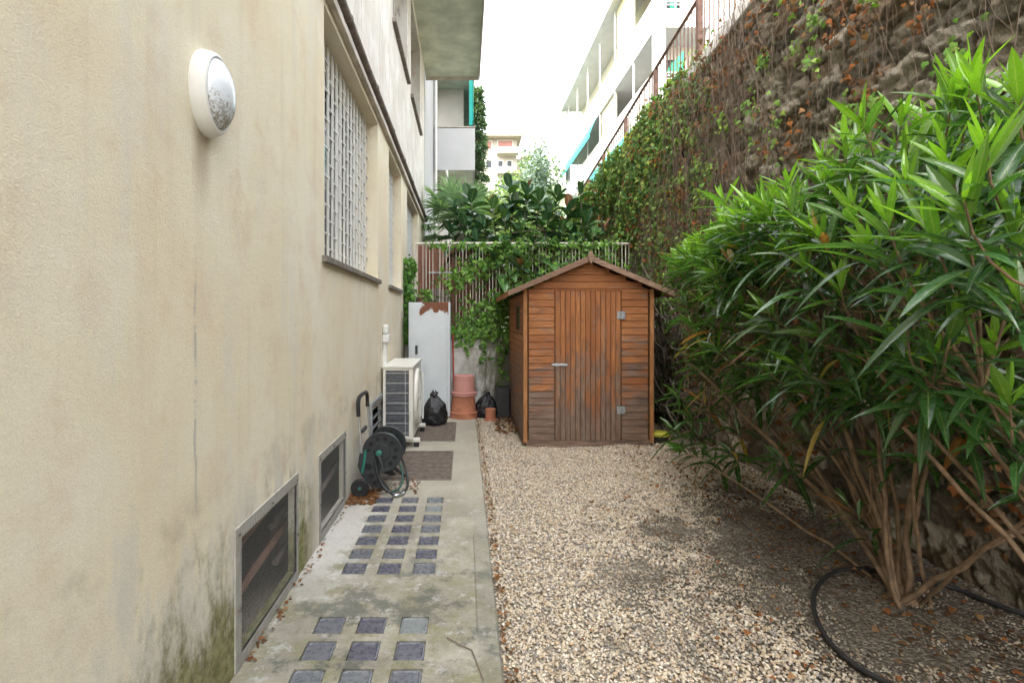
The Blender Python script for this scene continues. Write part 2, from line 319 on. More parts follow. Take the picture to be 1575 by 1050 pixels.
# ------------------------------------------------------------------ mesh helpers
def link(name, me, parent=None, mats=None, smooth=False):
    o = bpy.data.objects.new(name, me); COL.objects.link(o)
    if parent is not None: o.parent = parent
    for m in (mats if isinstance(mats, (list, tuple)) else [mats]): me.materials.append(m)
    if smooth: me.polygons.foreach_set('use_smooth', np.ones(len(me.polygons), bool))
    return o
class MB:
    def __init__(s): s.v = []; s.f = []; s.r = []
    def add(s, vs, fs, rnd=None):
        b = len(s.v); s.v += [tuple(v) for v in vs]; s.f += [tuple(i+b for i in f) for f in fs]
        s.r += [random.random() if rnd is None else rnd]*len(vs); return s
    def box(s, x0, x1, y0, y1, z0, z1, rnd=None, mat=None, ch=0):
        if ch: return s.cbox(x0, x1, y0, y1, z0, z1, ch, rnd)
        vs = [(x, y, z) for x in (x0, x1) for y in (y0, y1) for z in (z0, z1)]
        if mat is not None: vs = [tuple(mat @ Vector(v)) for v in vs]
        return s.add(vs, [(0, 1, 3, 2), (4, 6, 7, 5), (0, 4, 5, 1), (2, 3, 7, 6), (0, 2, 6, 4), (1, 5, 7, 3)], rnd)
    def cbox(s, x0, x1, y0, y1, z0, z1, c, rnd=None):
        """box with chamfered edges"""
        import bmesh
        bm = bmesh.new(); bmesh.ops.create_cube(bm, size=1)
        for v in bm.verts:
            v.co = Vector(((x0+x1)/2+v.co.x*(x1-x0), (y0+y1)/2+v.co.y*(y1-y0), (z0+z1)/2+v.co.z*(z1-z0)))
        bmesh.ops.bevel(bm, geom=list(bm.edges), offset=c, segments=2, affect='EDGES', profile=.5)
        bm.verts.index_update()
        s.add([v.co[:] for v in bm.verts], [[v.index for v in f.verts] for f in bm.faces], rnd); bm.free(); return s
    def tube(s, pts, r, n=8, cap=True, rnd=None):
        pts = [Vector(p) for p in pts]; rs = r if isinstance(r, (list, tuple)) else [r]*len(pts)
        vs = []; fs = []; up = None
        for i, p in enumerate(pts):
            d = (pts[min(i+1, len(pts)-1)]-pts[max(i-1, 0)])
            d = d.normalized() if d.length > 1e-9 else Vector((0, 0, 1))
            if up is None: up = d.orthogonal().normalized()
            else:
                up = up-d*up.dot(d); up = up.normalized() if up.length > 1e-6 else d.orthogonal().normalized()
            w = d.cross(up)
            for k in range(n):
                a = 2*math.pi*k/n; vs.append(p+(up*math.cos(a)+w*math.sin(a))*rs[i])
        for i in range(len(pts)-1):
            for k in range(n): fs.append((i*n+k, i*n+(k+1) % n, (i+1)*n+(k+1) % n, (i+1)*n+k))
        if cap: fs.append(tuple(range(n))[::-1]); fs.append(tuple((len(pts)-1)*n+k for k in range(n)))
        return s.add(vs, fs, rnd)
    def lathe(s, prof, mat=None, n=32, sx=1, sy=1, rnd=None):
        """prof: (radius, height) list about local Z"""
        vs = []; fs = []
        for r, h in prof:
            for k in range(n):
                a = 2*math.pi*k/n; v = Vector((r*math.cos(a)*sx, r*math.sin(a)*sy, h)); vs.append(mat @ v if mat is not None else v)
        for i in range(len(prof)-1):
            for k in range(n): fs.append((i*n+k, i*n+(k+1) % n, (i+1)*n+(k+1) % n, (i+1)*n+k))
        if prof[0][0] > 1e-4: fs.append(tuple(range(n))[::-1])
        if prof[-1][0] > 1e-4: fs.append(tuple((len(prof)-1)*n+k for k in range(n)))
        return s.add(vs, fs, rnd)
    def prism(s, poly, axis, a, b, rnd=None):
        """poly in the two other axes, extruded along axis from a to b"""
        def P(u, v, t): return {'x': (t, u, v), 'y': (u, t, v), 'z': (u, v, t)}[axis]
        n = len(poly); vs = [P(u, v, a) for u, v in poly]+[P(u, v, b) for u, v in poly]
        fs = [tuple(range(n)), tuple(range(2*n-1, n-1, -1))]+[(i, i+n, (i+1) % n+n, (i+1) % n) for i in range(n)]
        return s.add(vs, fs, rnd)
    def build(s, name, mat, parent=None, smooth=False, bevel=0):
        me = bpy.data.meshes.new(name); me.from_pydata(s.v, [], s.f)
        a = me.attributes.new('rnd', 'FLOAT', 'POINT'); a.data.foreach_set('value', s.r)
        import bmesh
        bm = bmesh.new(); bm.from_mesh(me); bmesh.ops.recalc_face_normals(bm, faces=bm.faces); bm.to_mesh(me); bm.free()
        o = link(name, me, parent, mat, smooth)
        if smooth:
            try: me.set_sharp_from_angle(angle=R(40))
            except Exception: pass
        if bevel:
            b = o.modifiers.new('bevel', 'BEVEL'); b.width = bevel; b.segments = 2; b.limit_method = 'ANGLE'; b.angle_limit = R(40)
        return o
def npmesh(name, V, F, mat, parent=None, col=None, smooth=False):
    """V (n,3), F (m,k) all faces of k corners, col (n,4)"""
    me = bpy.data.meshes.new(name); V = np.ascontiguousarray(V, dtype=np.float32); F = np.ascontiguousarray(F, dtype=np.int32)
    me.vertices.add(len(V)); me.vertices.foreach_set('co', V.ravel())
    m, k = F.shape; me.loops.add(m*k); me.loops.foreach_set('vertex_index', F.ravel())
    me.polygons.add(m); me.polygons.foreach_set('loop_start', np.arange(m, dtype=np.int32)*k)
    try: me.polygons.foreach_set('loop_total', np.full(m, k, dtype=np.int32))
    except Exception: pass
    if col is not None:
        a = me.color_attributes.new('Col', 'FLOAT_COLOR', 'POINT'); a.data.foreach_set('color', np.ascontiguousarray(col, dtype=np.float32).ravel())
    me.update(calc_edges=True); me.validate()
    return link(name, me, parent, mat, smooth)
def empty(name, loc=(0, 0, 0)):
    o = bpy.data.objects.new(name, None); COL.objects.link(o); o.location = loc; o.empty_display_size = .1; return o
def tag(o, label=None, cat=None, group=None, kind=None):
    if label: o['label'] = label
    if cat: o['category'] = cat
    if group: o['group'] = group
    if kind: o['kind'] = kind
    return o
def reorigin(root):
    """keeps the children where they are although the empty stands at the base of the thing"""
    bpy.context.view_layer.update()
    for c in root.children: c.matrix_parent_inverse = Matrix.Translation(-Vector(root.location))
def thing(name, label, cat, loc=(0, 0, 0), group=None): return tag(empty(name, loc), label, cat, group)

def norm(a): return a/np.maximum(np.linalg.norm(a, axis=-1, keepdims=True), 1e-9)
def leaves(pos, d, nrm, L, Wd, droop, col, fold=.18, segs=5, prof='lance'):
    """lens-shaped folded blades; returns V, F, C"""
    N = len(pos); t = np.linspace(0, 1, segs+1)
    w = {'lance': np.sin(np.pi*np.clip(t, 0, 1)**.85)**.8, 'ellipse': np.sqrt(np.clip(1-(2*t-1)**2, 0, 1))*np.where(t > .8, .9, 1), 'strip': np.minimum(1, 3*(1-t))*np.minimum(1, .4+3*t)}[prof]
    w = np.maximum(w, .02)
    d = norm(d); side = norm(np.cross(d, nrm)); up = np.cross(side, d)
    dwn = np.array([0, 0, -1.])
    V = np.zeros((N, segs+1, 3, 3))
    c0 = pos[:, None]+d[:, None]*(L[:, None]*t)[..., None]+dwn*(droop[:, None]*L[:, None]*t**2)[..., None]
    for j, s in enumerate((-1, 0, 1)):
        ww = (Wd[:, None]*w*.5*s)[..., None]
        V[:, :, j] = c0+side[:, None]*ww+up[:, None]*(np.abs(ww)*fold*2)
    V = V.reshape(-1, 3); base = np.arange(N)[:, None, None]*(segs+1)*3
    i = np.arange(segs)[None, :, None]; j = np.arange(2)[None, None, :]
    a = base+i*3+j
    F = np.stack([a, a+1, a+4, a+3], -1).reshape(-1, 4)
    C = np.repeat(np.concatenate([col, np.zeros((N, 1))], 1), (segs+1)*3, 0)
    C[:, 3] = np.tile(np.array([1, 0, 1.]), N*(segs+1))
    return V, F, C
LOBE = np.array([(0, 0), (.32, -.08), (.52, .28), (.30, .40), (.22, .62), (0, 1.0), (-.22, .62), (-.30, .40), (-.52, .28), (-.32, -.08)])
def lobed(pos, d, nrm, size, col):
    """ivy-like lobed leaves, as a fan of triangles with a raised middle"""
    N = len(pos); d = norm(d); side = norm(np.cross(d, nrm)); up = np.cross(side, d)
    k = len(LOBE); T = np.vstack([LOBE, [(0, .35)]]); z = np.array([0, -.06, -.12, 0, -.05, -.16, -.05, 0, -.12, -.06, .06])
    V = pos[:, None]+size[:, None, None]*(side[:, None]*T[None, :, :1]+d[:, None]*T[None, :, 1:]+up[:, None]*z[None, :, None])
    f = np.array([(i, (i+1) % k, k) for i in range(k)])
    F = (f[None]+(np.arange(N)*(k+1))[:, None, None]).reshape(-1, 3)
    C = np.repeat(np.concatenate([col, np.full((N, 1), .5)], 1), k+1, 0)
    return V.reshape(-1, 3), F, C
def tubes_np(paths, r0, r1, n=4):
    """many thin tubes as one mesh: paths (N,K,3)"""
    N, K, _ = paths.shape; t = np.gradient(paths, axis=1); t = norm(t)
    ref = np.where(np.abs(t[..., 2:3]) > .9, np.array([1., 0, 0]), np.array([0, 0, 1.])); u = norm(np.cross(t, ref)); w = np.cross(t, u)
    r = np.linspace(0, 1, K)[None, :, None]; rr = (np.asarray(r0).reshape(-1, 1, 1)*(1-r)+np.asarray(r1).reshape(-1, 1, 1)*r)
    V = np.stack([paths+rr*(u*math.cos(2*math.pi*k/n)+w*math.sin(2*math.pi*k/n)) for k in range(n)], 2).reshape(-1, 3)
    b = np.arange(N)[:, None, None]*K*n+np.arange(K-1)[None, :, None]*n; k = np.arange(n)[None, None]
    F = np.stack([b+k, b+(k+1) % n, b+n+(k+1) % n, b+n+k], -1).reshape(-1, 4)
    return V, F
def vnoise(x, y, seed=0):
    """smooth value noise in numpy"""
    r = np.random.default_rng(seed).random((256, 256))
    xi = np.floor(x).astype(int); yi = np.floor(y).astype(int); fx = x-xi; fy = y-yi
    fx = fx*fx*(3-2*fx); fy = fy*fy*(3-2*fy); g = lambda a, b: r[a % 256, b % 256]
    return (g(xi, yi)*(1-fx)+g(xi+1, yi)*fx)*(1-fy)+(g(xi, yi+1)*(1-fx)+g(xi+1, yi+1)*fx)*fy
def fbm(x, y, seed=0, o=4): return sum(vnoise(x*2**k, y*2**k, seed+k)*.5**k for k in range(o))/sum(.5**k for k in range(o))
def sheet_with_holes(mb, u0, u1, v0, v1, holes, P, step=None):
    """a flat sheet in (u,v) minus rectangles, P maps (u,v) to a point"""
    us = sorted(set([u0, u1]+[h[0] for h in holes]+[h[1] for h in holes])); vs = sorted(set([v0, v1]+[h[2] for h in holes]+[h[3] for h in holes]))
    for a, b in zip(us, us[1:]):
        for c, d in zip(vs, vs[1:]):
            m, n = (a+b)/2, (c+d)/2
            if any(h[0] < m < h[1] and h[2] < n < h[3] for h in holes): continue
            mb.add([P(a, c), P(b, c), P(b, d), P(a, d)], [(0, 1, 2, 3)], 0)
def px(x, y, Z): return Vector(((x-715)*Z/800, Z, 1.45+(490-y)*Z/800))     # a point of the place seen at x,y from the tripod, at depth Z

# ================================================================== GROUND
GZ = -.045
g = MB(); g.box(-300, 300, -40, 500, GZ-.5, GZ-.02); gr = g.build('ground', M['soil']); tag(gr, kind='structure')
XW = -.94       # face of the house
XR = 2.75       # face of the retaining wall
# close patch of ground with gentle bumps
nx, ny = 90, 200
X, Y = np.meshgrid(np.linspace(.12, 2.95, nx), np.linspace(-.6, 8.1, ny))
Zg = GZ+.015+(fbm(X*2.2, Y*2.2, 3)-.5)*.05+np.clip(X-1.4, 0, 2)*.02
V = np.stack([X, Y, Zg], -1).reshape(-1, 3); I = np.arange(nx*ny).reshape(ny, nx)
F = np.stack([I[:-1, :-1], I[:-1, 1:], I[1:, 1:], I[1:, :-1]], -1).reshape(-1, 4)
tag(npmesh('soil', V, F, M['soil'], smooth=True), kind='structure')
def gheight(x, y): return GZ+.015+(fbm(x*2.2, y*2.2, 3)-.5)*.05+np.clip(x-1.4, 0, 2)*.02
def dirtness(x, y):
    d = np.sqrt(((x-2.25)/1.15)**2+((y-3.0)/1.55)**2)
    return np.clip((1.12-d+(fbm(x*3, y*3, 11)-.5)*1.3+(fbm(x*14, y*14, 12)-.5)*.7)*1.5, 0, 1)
# gravel
phi = (1+5**.5)/2
ico = np.array([(-1, phi, 0), (1, phi, 0), (-1, -phi, 0), (1, -phi, 0), (0, -1, phi), (0, 1, phi), (0, -1, -phi), (0, 1, -phi), (phi, 0, -1), (phi, 0, 1), (-phi, 0, -1), (-phi, 0, 1)])/math.sqrt(1+phi*phi)
icof = np.array([(0, 11, 5), (0, 5, 1), (0, 1, 7), (0, 7, 10), (0, 10, 11), (1, 5, 9), (5, 11, 4), (11, 10, 2), (10, 7, 6), (7, 1, 8), (3, 9, 4), (3, 4, 2), (3, 2, 6), (3, 6, 8), (3, 8, 9), (4, 9, 5), (2, 4, 11), (6, 2, 10), (8, 6, 7), (9, 8, 1)])
def pebbles(name, x, y, size, col, lift=.3):
    N = len(x); a = rng.random(N)*2*np.pi; sc = size[:, None]*np.stack([1+.5*rng.random(N), .75+.35*rng.random(N), .5+.3*rng.random(N)], 1)
    jit = 1+.22*(rng.random((N, 12, 1))-.5)
    P = ico[None]*jit*sc[:, None]; ca, sa = np.cos(a)[:, None], np.sin(a)[:, None]
    tl = rng.normal(0, .35, N)[:, None]; Pz = P[..., 2]+P[..., 0]*tl
    V = np.stack([P[..., 0]*ca-P[..., 1]*sa+x[:, None], P[..., 0]*sa+P[..., 1]*ca+y[:, None], Pz+(gheight(x, y)+size*lift+rng.random(N)*.010)[:, None]], -1).reshape(-1, 3)
    F = (icof[None]+(np.arange(N)*12)[:, None, None]).reshape(-1, 3)
    C = np.repeat(np.concatenate([col, np.ones((N, 1))], 1), 12, 0)
    return V, F, C
N = 118000
y = 1.5+(8.0-1.5)*rng.random(N)**1.12; x = .165+2.6*rng.random(N)
keep = ~((x > .66) & (x < 2.2) & (y > 6.02) & (y < 7.95))
x, y = x[keep], y[keep]; dm = dirtness(x, y); keep = rng.random(len(x)) > dm*.93; x, y, dm = x[keep], y[keep], dm[keep]
pal = np.array([(.64, .57, .46), (.72, .68, .60), (.52, .44, .33), (.55, .41, .28), (.36, .34, .32), (.66, .58, .48), (.28, .26, .25), (.60, .50, .36), (.76, .73, .67), (.44, .38, .32)])
pr = np.array([.2, .14, .13, .07, .09, .15, .06, .1, .05, .05]); pr /= pr.sum()
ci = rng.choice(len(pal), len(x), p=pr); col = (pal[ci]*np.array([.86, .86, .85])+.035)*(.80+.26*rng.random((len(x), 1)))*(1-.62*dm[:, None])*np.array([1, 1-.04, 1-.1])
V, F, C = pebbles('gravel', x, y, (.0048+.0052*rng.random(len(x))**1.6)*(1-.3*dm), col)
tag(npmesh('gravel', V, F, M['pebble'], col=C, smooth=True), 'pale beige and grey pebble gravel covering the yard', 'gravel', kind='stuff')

# concrete path with holes for pavers and grates
holes = []; blocks = []
for k in range(7): 
    for cx in (-.64, -.437, -.237): blocks.append((cx-.066, cx+.066, 4.233-.19*k-.137, 4.233-.19*k))
for k in range(4):
    for cx in (-.64, -.441, -.24): blocks.append((cx-.066, cx+.066, 2.533-.188*k-.135, 2.533-.188*k))
grates = [(-.86, -.122, 4.67, 5.71), (-.86, -.115, 6.15, 7.3)]
holes = blocks+grates
p = MB(); sheet_with_holes(p, XW+.001, .15, -1.0, 8.1, holes, lambda u, v: (u, v, 0))
pit = MB(); top_ = p
for h in blocks+grates:
    p = top_ if h in blocks else pit; dz = -.014 if h in blocks else -.5
    x0, x1, y0, y1 = h
    for a, b in (((x0, y0), (x1, y0)), ((x1, y0), (x1, y1)), ((x1, y1), (x0, y1)), ((x0, y1), (x0, y0))):
        p.add([(a[0], a[1], 0), (b[0], b[1], 0), (b[0], b[1], dz), (a[0], a[1], dz)], [(0, 1, 2, 3)], 0)
    p.add([(x0, y0, dz), (x1, y0, dz), (x1, y1, dz), (x0, y1, dz)], [(0, 1, 2, 3)], 0)
p = top_
# chipped side face towards the gravel
ys = np.linspace(-1, 8.1, 260); zb = -.12
off = (fbm(ys*6, ys*0, 5)-.5)*.012
for i in range(len(ys)-1):
    p.add([(.15, ys[i], 0), (.15, ys[i+1], 0), (.158+off[i+1], ys[i+1], -.012), (.158+off[i], ys[i], -.012)], [(0, 1, 2, 3)], 0)
    p.add([(.158+off[i], ys[i], -.012), (.158+off[i+1], ys[i+1], -.012), (.158+off[i+1], ys[i+1], zb), (.158+off[i], ys[i], zb)], [(0, 1, 2, 3)], 0)
path = p.build('path', M['path']); tag(path, kind='structure'); pit.build('drain_pit', M['pit_wall'], path)  # pit faces get painted shade, a near-black colour instead of path concrete
for h in blocks:
    b = MB(); x0, x1, y0, y1 = h; rr = .018; c = []
    for (cx, cy, a0) in ((x1-rr-.004, y1-rr-.004, 0), (x0+rr+.004, y1-rr-.004, 90), (x0+rr+.004, y0+rr+.004, 180), (x1-rr-.004, y0+rr+.004, 270)):
        for k in range(5): a = R(a0+k*22.5); c.append((cx+rr*math.cos(a), cy+rr*math.sin(a)))
    n = len(c); mx, my = (x0+x1)/2, (y0+y1)/2; vs = [(u, v, -.013) for u, v in c]+[(u, v, -.003) for u, v in c]+[(mx+(u-mx)*.9, my+(v-my)*.9, -.0015) for u, v in c]+[(mx+(u-mx)*.82, my+(v-my)*.82, -.0045) for u, v in c]
    fs = [(i+r*n, (i+1) % n+r*n, (i+1) % n+(r+1)*n, i+(r+1)*n) for r in range(3) for i in range(n)]+[tuple(range(3*n, 4*n))]
    b.add(vs, fs, random.choice([0, .1, .2, .3, .3, .5, .9])); b.build('glass_block', M['paver'], path, smooth=False)
def grate(h, label):
    x0, x1, y0, y1 = h; t = thing('floor_grate', label, 'grate', ((x0+x1)/2, y0, 0), 'metal floor grates in the path')
    f = MB(); w = .012
    f.box(x0+.003, x1-.003, y0+.003, y0+w, -.035, .002).box(x0+.003, x1-.003, y1-w, y1-.003, -.035, .002).box(x0+.003, x0+w, y0+w, y1-w, -.035, .002).box(x1-w, x1-.003, y0+w, y1-w, -.035, .002)
    f.build('frame', M['grate'], t)
    s = MB(); n = int((y1-y0-.03)/.046)
    for i in range(n): yy = y0+.02+i*.046; s.box(x0+w, x1-w, yy, yy+.020, -.012, 0)
    for k in range(1, 4): xx = x0+(x1-x0)*k/4; s.box(xx-.004, xx+.004, y0+w, y1-w, -.04, -.012)
    s.build('slats', M['grate'], t); reorigin(t)
grate(grates[0], 'brown slatted metal grate in the path, beside the hose reel')
grate(grates[1], 'brown slatted metal grate in the path, in front of the white cabinet')

# ================================================================== LEFT HOUSE
house = thing('apartment_building', 'cream roughcast house wall with barred windows along the left side', 'building', (XW-3, 4, 0))
wins = [(3.47, 5.62, 1.87, 3.55), (6.43, 7.67, 1.87, 3.55), (8.45, 10.4, 1.87, 3.55)]
vents = [(2.175, 2.90, .045, .535), (3.38, 4.07, .05, .52), (5.15, 5.88, .05, .52)]
ups = [(6.77, 8.5, 5.35, 7.05), (9.06, 10.9, 5.35, 7.05)]
YB, YE, ZT = -5.0, 12.1, 12.0
w = MB(); hs_ = wins+vents+ups
sheet_with_holes(w, YB, YE, -.1, ZT, hs_, lambda u, v: (XW, u, v))
for (y0, y1, z0, z1) in hs_:
    dp = .30 if (y0, y1, z0, z1) not in vents else .045
    for a, b in (((y0, z0), (y1, z0)), ((y1, z0), (y1, z1)), ((y1, z1), (y0, z1)), ((y0, z1), (y0, z0))):
        w.add([(XW, a[0], a[1]), (XW, b[0], b[1]), (XW-dp, b[0], b[1]), (XW-dp, a[0], a[1])], [(0, 1, 2, 3)], 0)
w.add([(XW, YE, -.1), (XW-8, YE, -.1), (XW-8, YE, ZT), (XW, YE, ZT)], [(0, 1, 2, 3)], 0)
w.add([(XW, YB, -.1), (XW-8, YB, -.1), (XW-8, YB, ZT), (XW, YB, ZT)], [(0, 1, 2, 3)], 0)
w.add([(XW, YB, ZT), (XW, YE, ZT), (XW-8, YE, ZT), (XW-8, YB, ZT)], [(0, 1, 2, 3)], 0)
w.add([(XW-8, YB, -.1), (XW-8, YE, -.1), (XW-8, YE, ZT), (XW-8, YB, ZT)], [(0, 1, 2, 3)], 0)
w.build('wall', M['plaster'], house)
# barred ground-floor windows
for wi, (y0, y1, z0, z1) in enumerate(wins):
    fr = MB(); xi = XW-.27
    for a, b, c, d in ((y0, y0+.07, z0, z1), (y1-.07, y1, z0, z1), (y0+.07, y1-.07, z1-.07, z1), (y0+.07, y1-.07, z0, z0+.07)): fr.box(xi-.03, xi+.03, a, b, c, d)
    nm = 2 if wi != 1 else 1
    for k in range(1, nm+1): m = y0+(y1-y0)*k/(nm+1); fr.box(xi-.028, xi+.028, m-.035, m+.035, z0+.07, z1-.07)
    wf = fr.build('window', M['white_paint'], house, bevel=.004)
    gp = MB(); gp.box(xi-.02, xi-.012, y0+.05, y1-.05, z0+.05, z1-.05); gp.build('pane', M['glass'], wf)
    gl = MB(); xg = XW-.115; n = round((y1-y0)/.135); st = (y1-y0)/n
    for i in range(1, n): yy = y0+i*st; gl.box(xg-.008, xg+.008, yy-.009, yy+.009, z0+.02, z1-.01)
    rows = 7
    for i in range(n):
        for r in range(rows):
            zz = z0+.12+(r+(.5 if i % 2 else 0))*(z1-z0-.16)/rows
            if zz > z1-.03: continue
            ya, yb = y0+i*st+.009, y0+(i+1)*st-.009
            gl.box(xg-.006, xg+.006, ya, yb, zz-.004, zz+.004); gl.box(xg+.0085, xg+.014, yb+.002, yb+.016, zz-.008, zz+.008)
    gl.build('grille', M['white_paint'], wf)
    sl = MB(); sl.box(XW-.29, XW+.035, y0-.05, y1+.05, z0-.045, z0-.002); sl.build('sill', M['stone_sill'], wf, bevel=.004)
for (y0, y1, z0, z1) in ups:
    fr = MB(); xi = XW-.24; sh = MB()
    for a, b, c, d in ((y0, y0+.06, z0, z1), (y1-.06, y1, z0, z1), (y0+.06, y1-.06, z1-.06, z1), (y0+.06, y1-.06, z0, z0+.06), ((y0+y1)/2-.04, (y0+y1)/2+.04, z0+.06, z1-.06)): fr.box(xi-.03, xi+.03, a, b, c, d)
    wf = fr.build('window', M['white_paint'], house); gp = MB(); gp.box(xi-.02, xi-.01, y0+.05, y1-.05, z0+.05, z1-.05); gp.build('pane', M['glass'], wf)
    sl = MB(); sl.box(XW-.29, XW+.055, y0-.04, y1+.04, z0-.06, z0-.002); sl.build('sill', M['stone_sill'], wf, bevel=.004)
# moulding and old pipe above the windows
m = MB(); m.box(XW-.002, XW+.05, 1.0, 11.6, 3.60, 3.66); m.box(XW-.002, XW+.028, 1.0, 11.6, 3.66, 3.72); m.build('moulding', M['slab_edge'], house, bevel=.008)
m = MB(); m.tube([(XW+.045, 1.0+i*.75, 3.755+.006*math.sin(i*2.1)) for i in range(15)], .032, 10)
for i in range(9): m.lathe([(.036, -.02), (.040, -.01), (.040, .01), (.036, .02)], Matrix.Translation((XW+.045, 1.6+i*1.2, 3.755)) @ Matrix.Rotation(R(90), 4, 'X'), 12)
m.tube([(XW+.045, 11.5, 3.755), (XW+.07, 11.6, 3.72), (XW+.08, 11.62, 3.6)], .03, 10)
m.build('pipe', M['pipe_old'], house, smooth=True)
# balcony slab high on the house
b = MB(); b.box(XW-.002, .33, 7.0, 12.5, 7.25, 7.43); sb = b.build('balcony', M['soffit'], house, bevel=.01)
b = MB(); b.box(.331, .36, 6.98, 12.53, 7.18, 7.52).box(XW-.002, .329, 12.501, 12.53, 7.18, 7.52); b.build('slab_edge', M['slab_edge'], sb, bevel=.006)
b = MB(); b.box(.24, .325, 7.0, 12.48, 7.431, 8.4); b.build('parapet', M['render_white'], sb)
# basement vents
c = MB(); q0, q1, q2, q3 = XW-.046, XW-2.4, -.5, 1.0
c.add([(q0, 1.4, q2), (q0, 8.5, q2), (q1, 8.5, q2), (q1, 1.4, q2), (q0, 1.4, q3), (q0, 8.5, q3), (q1, 8.5, q3), (q1, 1.4, q3)], [(0, 1, 2, 3), (4, 5, 6, 7), (1, 2, 6, 5), (2, 3, 7, 6), (3, 0, 4, 7)])
c.build('cellar', M['pit_wall'], house)
for vi, (y0, y1, z0, z1) in enumerate(vents):
    b = MB(); e = .055; zb = .002
    for a, bb, c, d in ((y0-e, y0, zb, z1+e), (y1, y1+.02, zb, z1+e), (y0, y1, z1, z1+e)): b.box(XW-.01, XW+.006, a, bb, c, d)
    b.box(XW-.01, XW+.006, y0, y1, zb, z0)
    vf = b.build('basement_vent', M['vent_border'], house)
    for (dz, dx, r) in ((.40, .13, .022), (.30, .40, .022), (.20, .11, .02)): pp = MB(); pp.tube([(XW-dx, y0-.5, dz-.10), (XW-dx, y1+.55, dz+.10)], r, 10); pp.build('cellar_pipe', M['cellar_rust'] if (vi == 0 and dz != .3) else M['pipe_old'], vf, smooth=True)
    pp = MB(); pp.tube([(XW-.50, y1+.30, -.4), (XW-.50, y1+.30, .9)], .05, 12); pp.build('cellar_pipe', M['pipe_old'], vf, smooth=True)
    if vi < 2:
        ws = MB(); xm = XW+.009; ya, yb, za, zc = y0-e, y1+.02, .004, z1+e; s = .0175; t = .00045
        for i in range(int((yb-ya)/s)+1): ws.box(xm, xm+t*1.6, ya+i*s-t, ya+i*s+t, za, zc)
        for i in range(int((zc-za)/s)+1): ws.box(xm+.0005, xm+.0005+t*1.6, ya, yb, za+i*s-t, za+i*s+t)
        ws.build('wire_mesh', M['mesh_wire'], vf)
        for (a, c) in ((ya+.03, zc-.03), (yb-.03, zc-.03), ((ya+yb)/2, zc-.03), (ya+.03, .25), (yb-.02, .25)):
            sc = MB(); sc.lathe([(.009, 0), (.008, .004), (.003, .006)], Matrix.Translation((xm, a, c)) @ Matrix.Rotation(R(90), 4, 'Y'), 10)
            sc.build('screw', M['pipe_old'], vf)
    else:
        ws = MB(); ws.box(XW+.007, XW+.03, y0-.05, y0-.01, .02, .62).box(XW+.007, XW+.03, y1+.01, y1+.05, .02, .62).box(XW+.007, XW+.03, y0-.01, y1+.01, .58, .62)
        for k in range(4): ws.box(XW-.02, XW+.006, y0+.02, y1-.02, .12+k*.1, .13+k*.1)
        ws.build('louvre_frame', M['zinc'], vf)
reorigin(house)

# wall lamp
lam = thing('wall_lamp', 'white oval bulkhead lamp with dusty glass on the cream wall', 'lamp', (XW, 1.88, 2.26))
RM = Matrix.Translation((XW, 1.88, 2.26)) @ Matrix.Rotation(R(90), 4, 'Y')      # local z -> +X, local x -> -Z
b = MB(); b.lathe([(0, 0), (1.0, 0), (1.01, .006), (.985, .03), (.93, .052), (.86, .056), (.82, .050), (.80, .040), (0, .04)], RM, 64, .152, .112)
b.v = [v for v in b.v]; b.build('housing', M['white_paint'], lam, smooth=True)
b = MB(); pr_ = [(.815*math.cos(a), .045+.056*math.sin(a)) for a in np.linspace(0, math.pi/2, 14)]
b.lathe(pr_, RM, 64, .152, .112); b.build('diffuser', M['lamp_glass'], lam, smooth=True); reorigin(lam)

# junction box with conduit
t = thing('conduit', 'white junction box and pale conduit running down the wall behind the air conditioner', 'conduit', (XW, 5.98, 0))
b = MB(); b.cbox(XW+.001, XW+.075, 5.91, 6.05, 1.18, 1.27, .01).cbox(XW+.001, XW+.065, 5.92, 6.04, 1.271, 1.38, .02); b.build('junction_box', M['white_paint'], t)
b = MB(); b.box(XW+.001, XW+.045, 5.945, 6.015, .55, 1.18); b.build('cable_duct', M['white_paint'], t, bevel=.004)
b = MB(); b.tube([(XW+.02, 5.98, .55), (XW+.02, 5.98, .35), (XW+.03, 5.99, .1), (XW+.03, 6.0, 0)], .014, 8); b.build('cable', M['black_plastic'], t, smooth=True); reorigin(t)

# ================================================================== AIR CONDITIONER
ac = thing('air_conditioner', 'beige outdoor air conditioning unit with grey side grille beside the house wall', 'air conditioner', (-.75, 6.3, 0))
ax0, ax1, ay0, ay1, az0, az1 = -.915, -.58, 5.80, 6.86, .10, .925
b = MB(); 
b.box(ax0, ax0+.03, ay0, ay1, az0, az1-.03).box(ax1-.045, ax1, ay0, ay1, az0, az1-.03)       # sides
b.box(ax0+.03, ax1-.045, ay0+.035, ay1, az0, az1-.03)
b.box(ax0+.03, ax1-.045, ay0, ay0+.034, az1-.055, az1-.03).box(ax0+.03, ax1-.045, ay0, ay0+.034, az0, az0+.035)
b.build('casing', M['ac_white'], ac, bevel=.006)
b = MB(); b.cbox(ax0-.012, ax1+.012, ay0-.012, ay1+.012, az1-.029, az1+.005, .008); b.build('top_panel', M['ac_white'], ac)
b = MB()
for i in range(38): zz = az0+.04+i*.0187; b.box(ax0+.031, ax1-.046, ay0+.012, ay0+.033, zz, zz+.009)
b.box(ax0+.031, ax1-.046, ay0+.0335, ay0+.0345, az0+.036, az1-.056)
b.build('fins', M['ac_fin'], ac)
b = MB()
for i in range(7): zz = az0+.07+i*.112; b.tube([(ax0+.031, ay0+.006, zz), (ax1-.046, ay0+.006, zz)], .0026, 6)
b.tube([(ax1-.085, ay0+.004, az0+.036), (ax1-.085, ay0+.004, az1-.056)], .0026, 6)
b.build('wire_guard', M['wire'], ac)
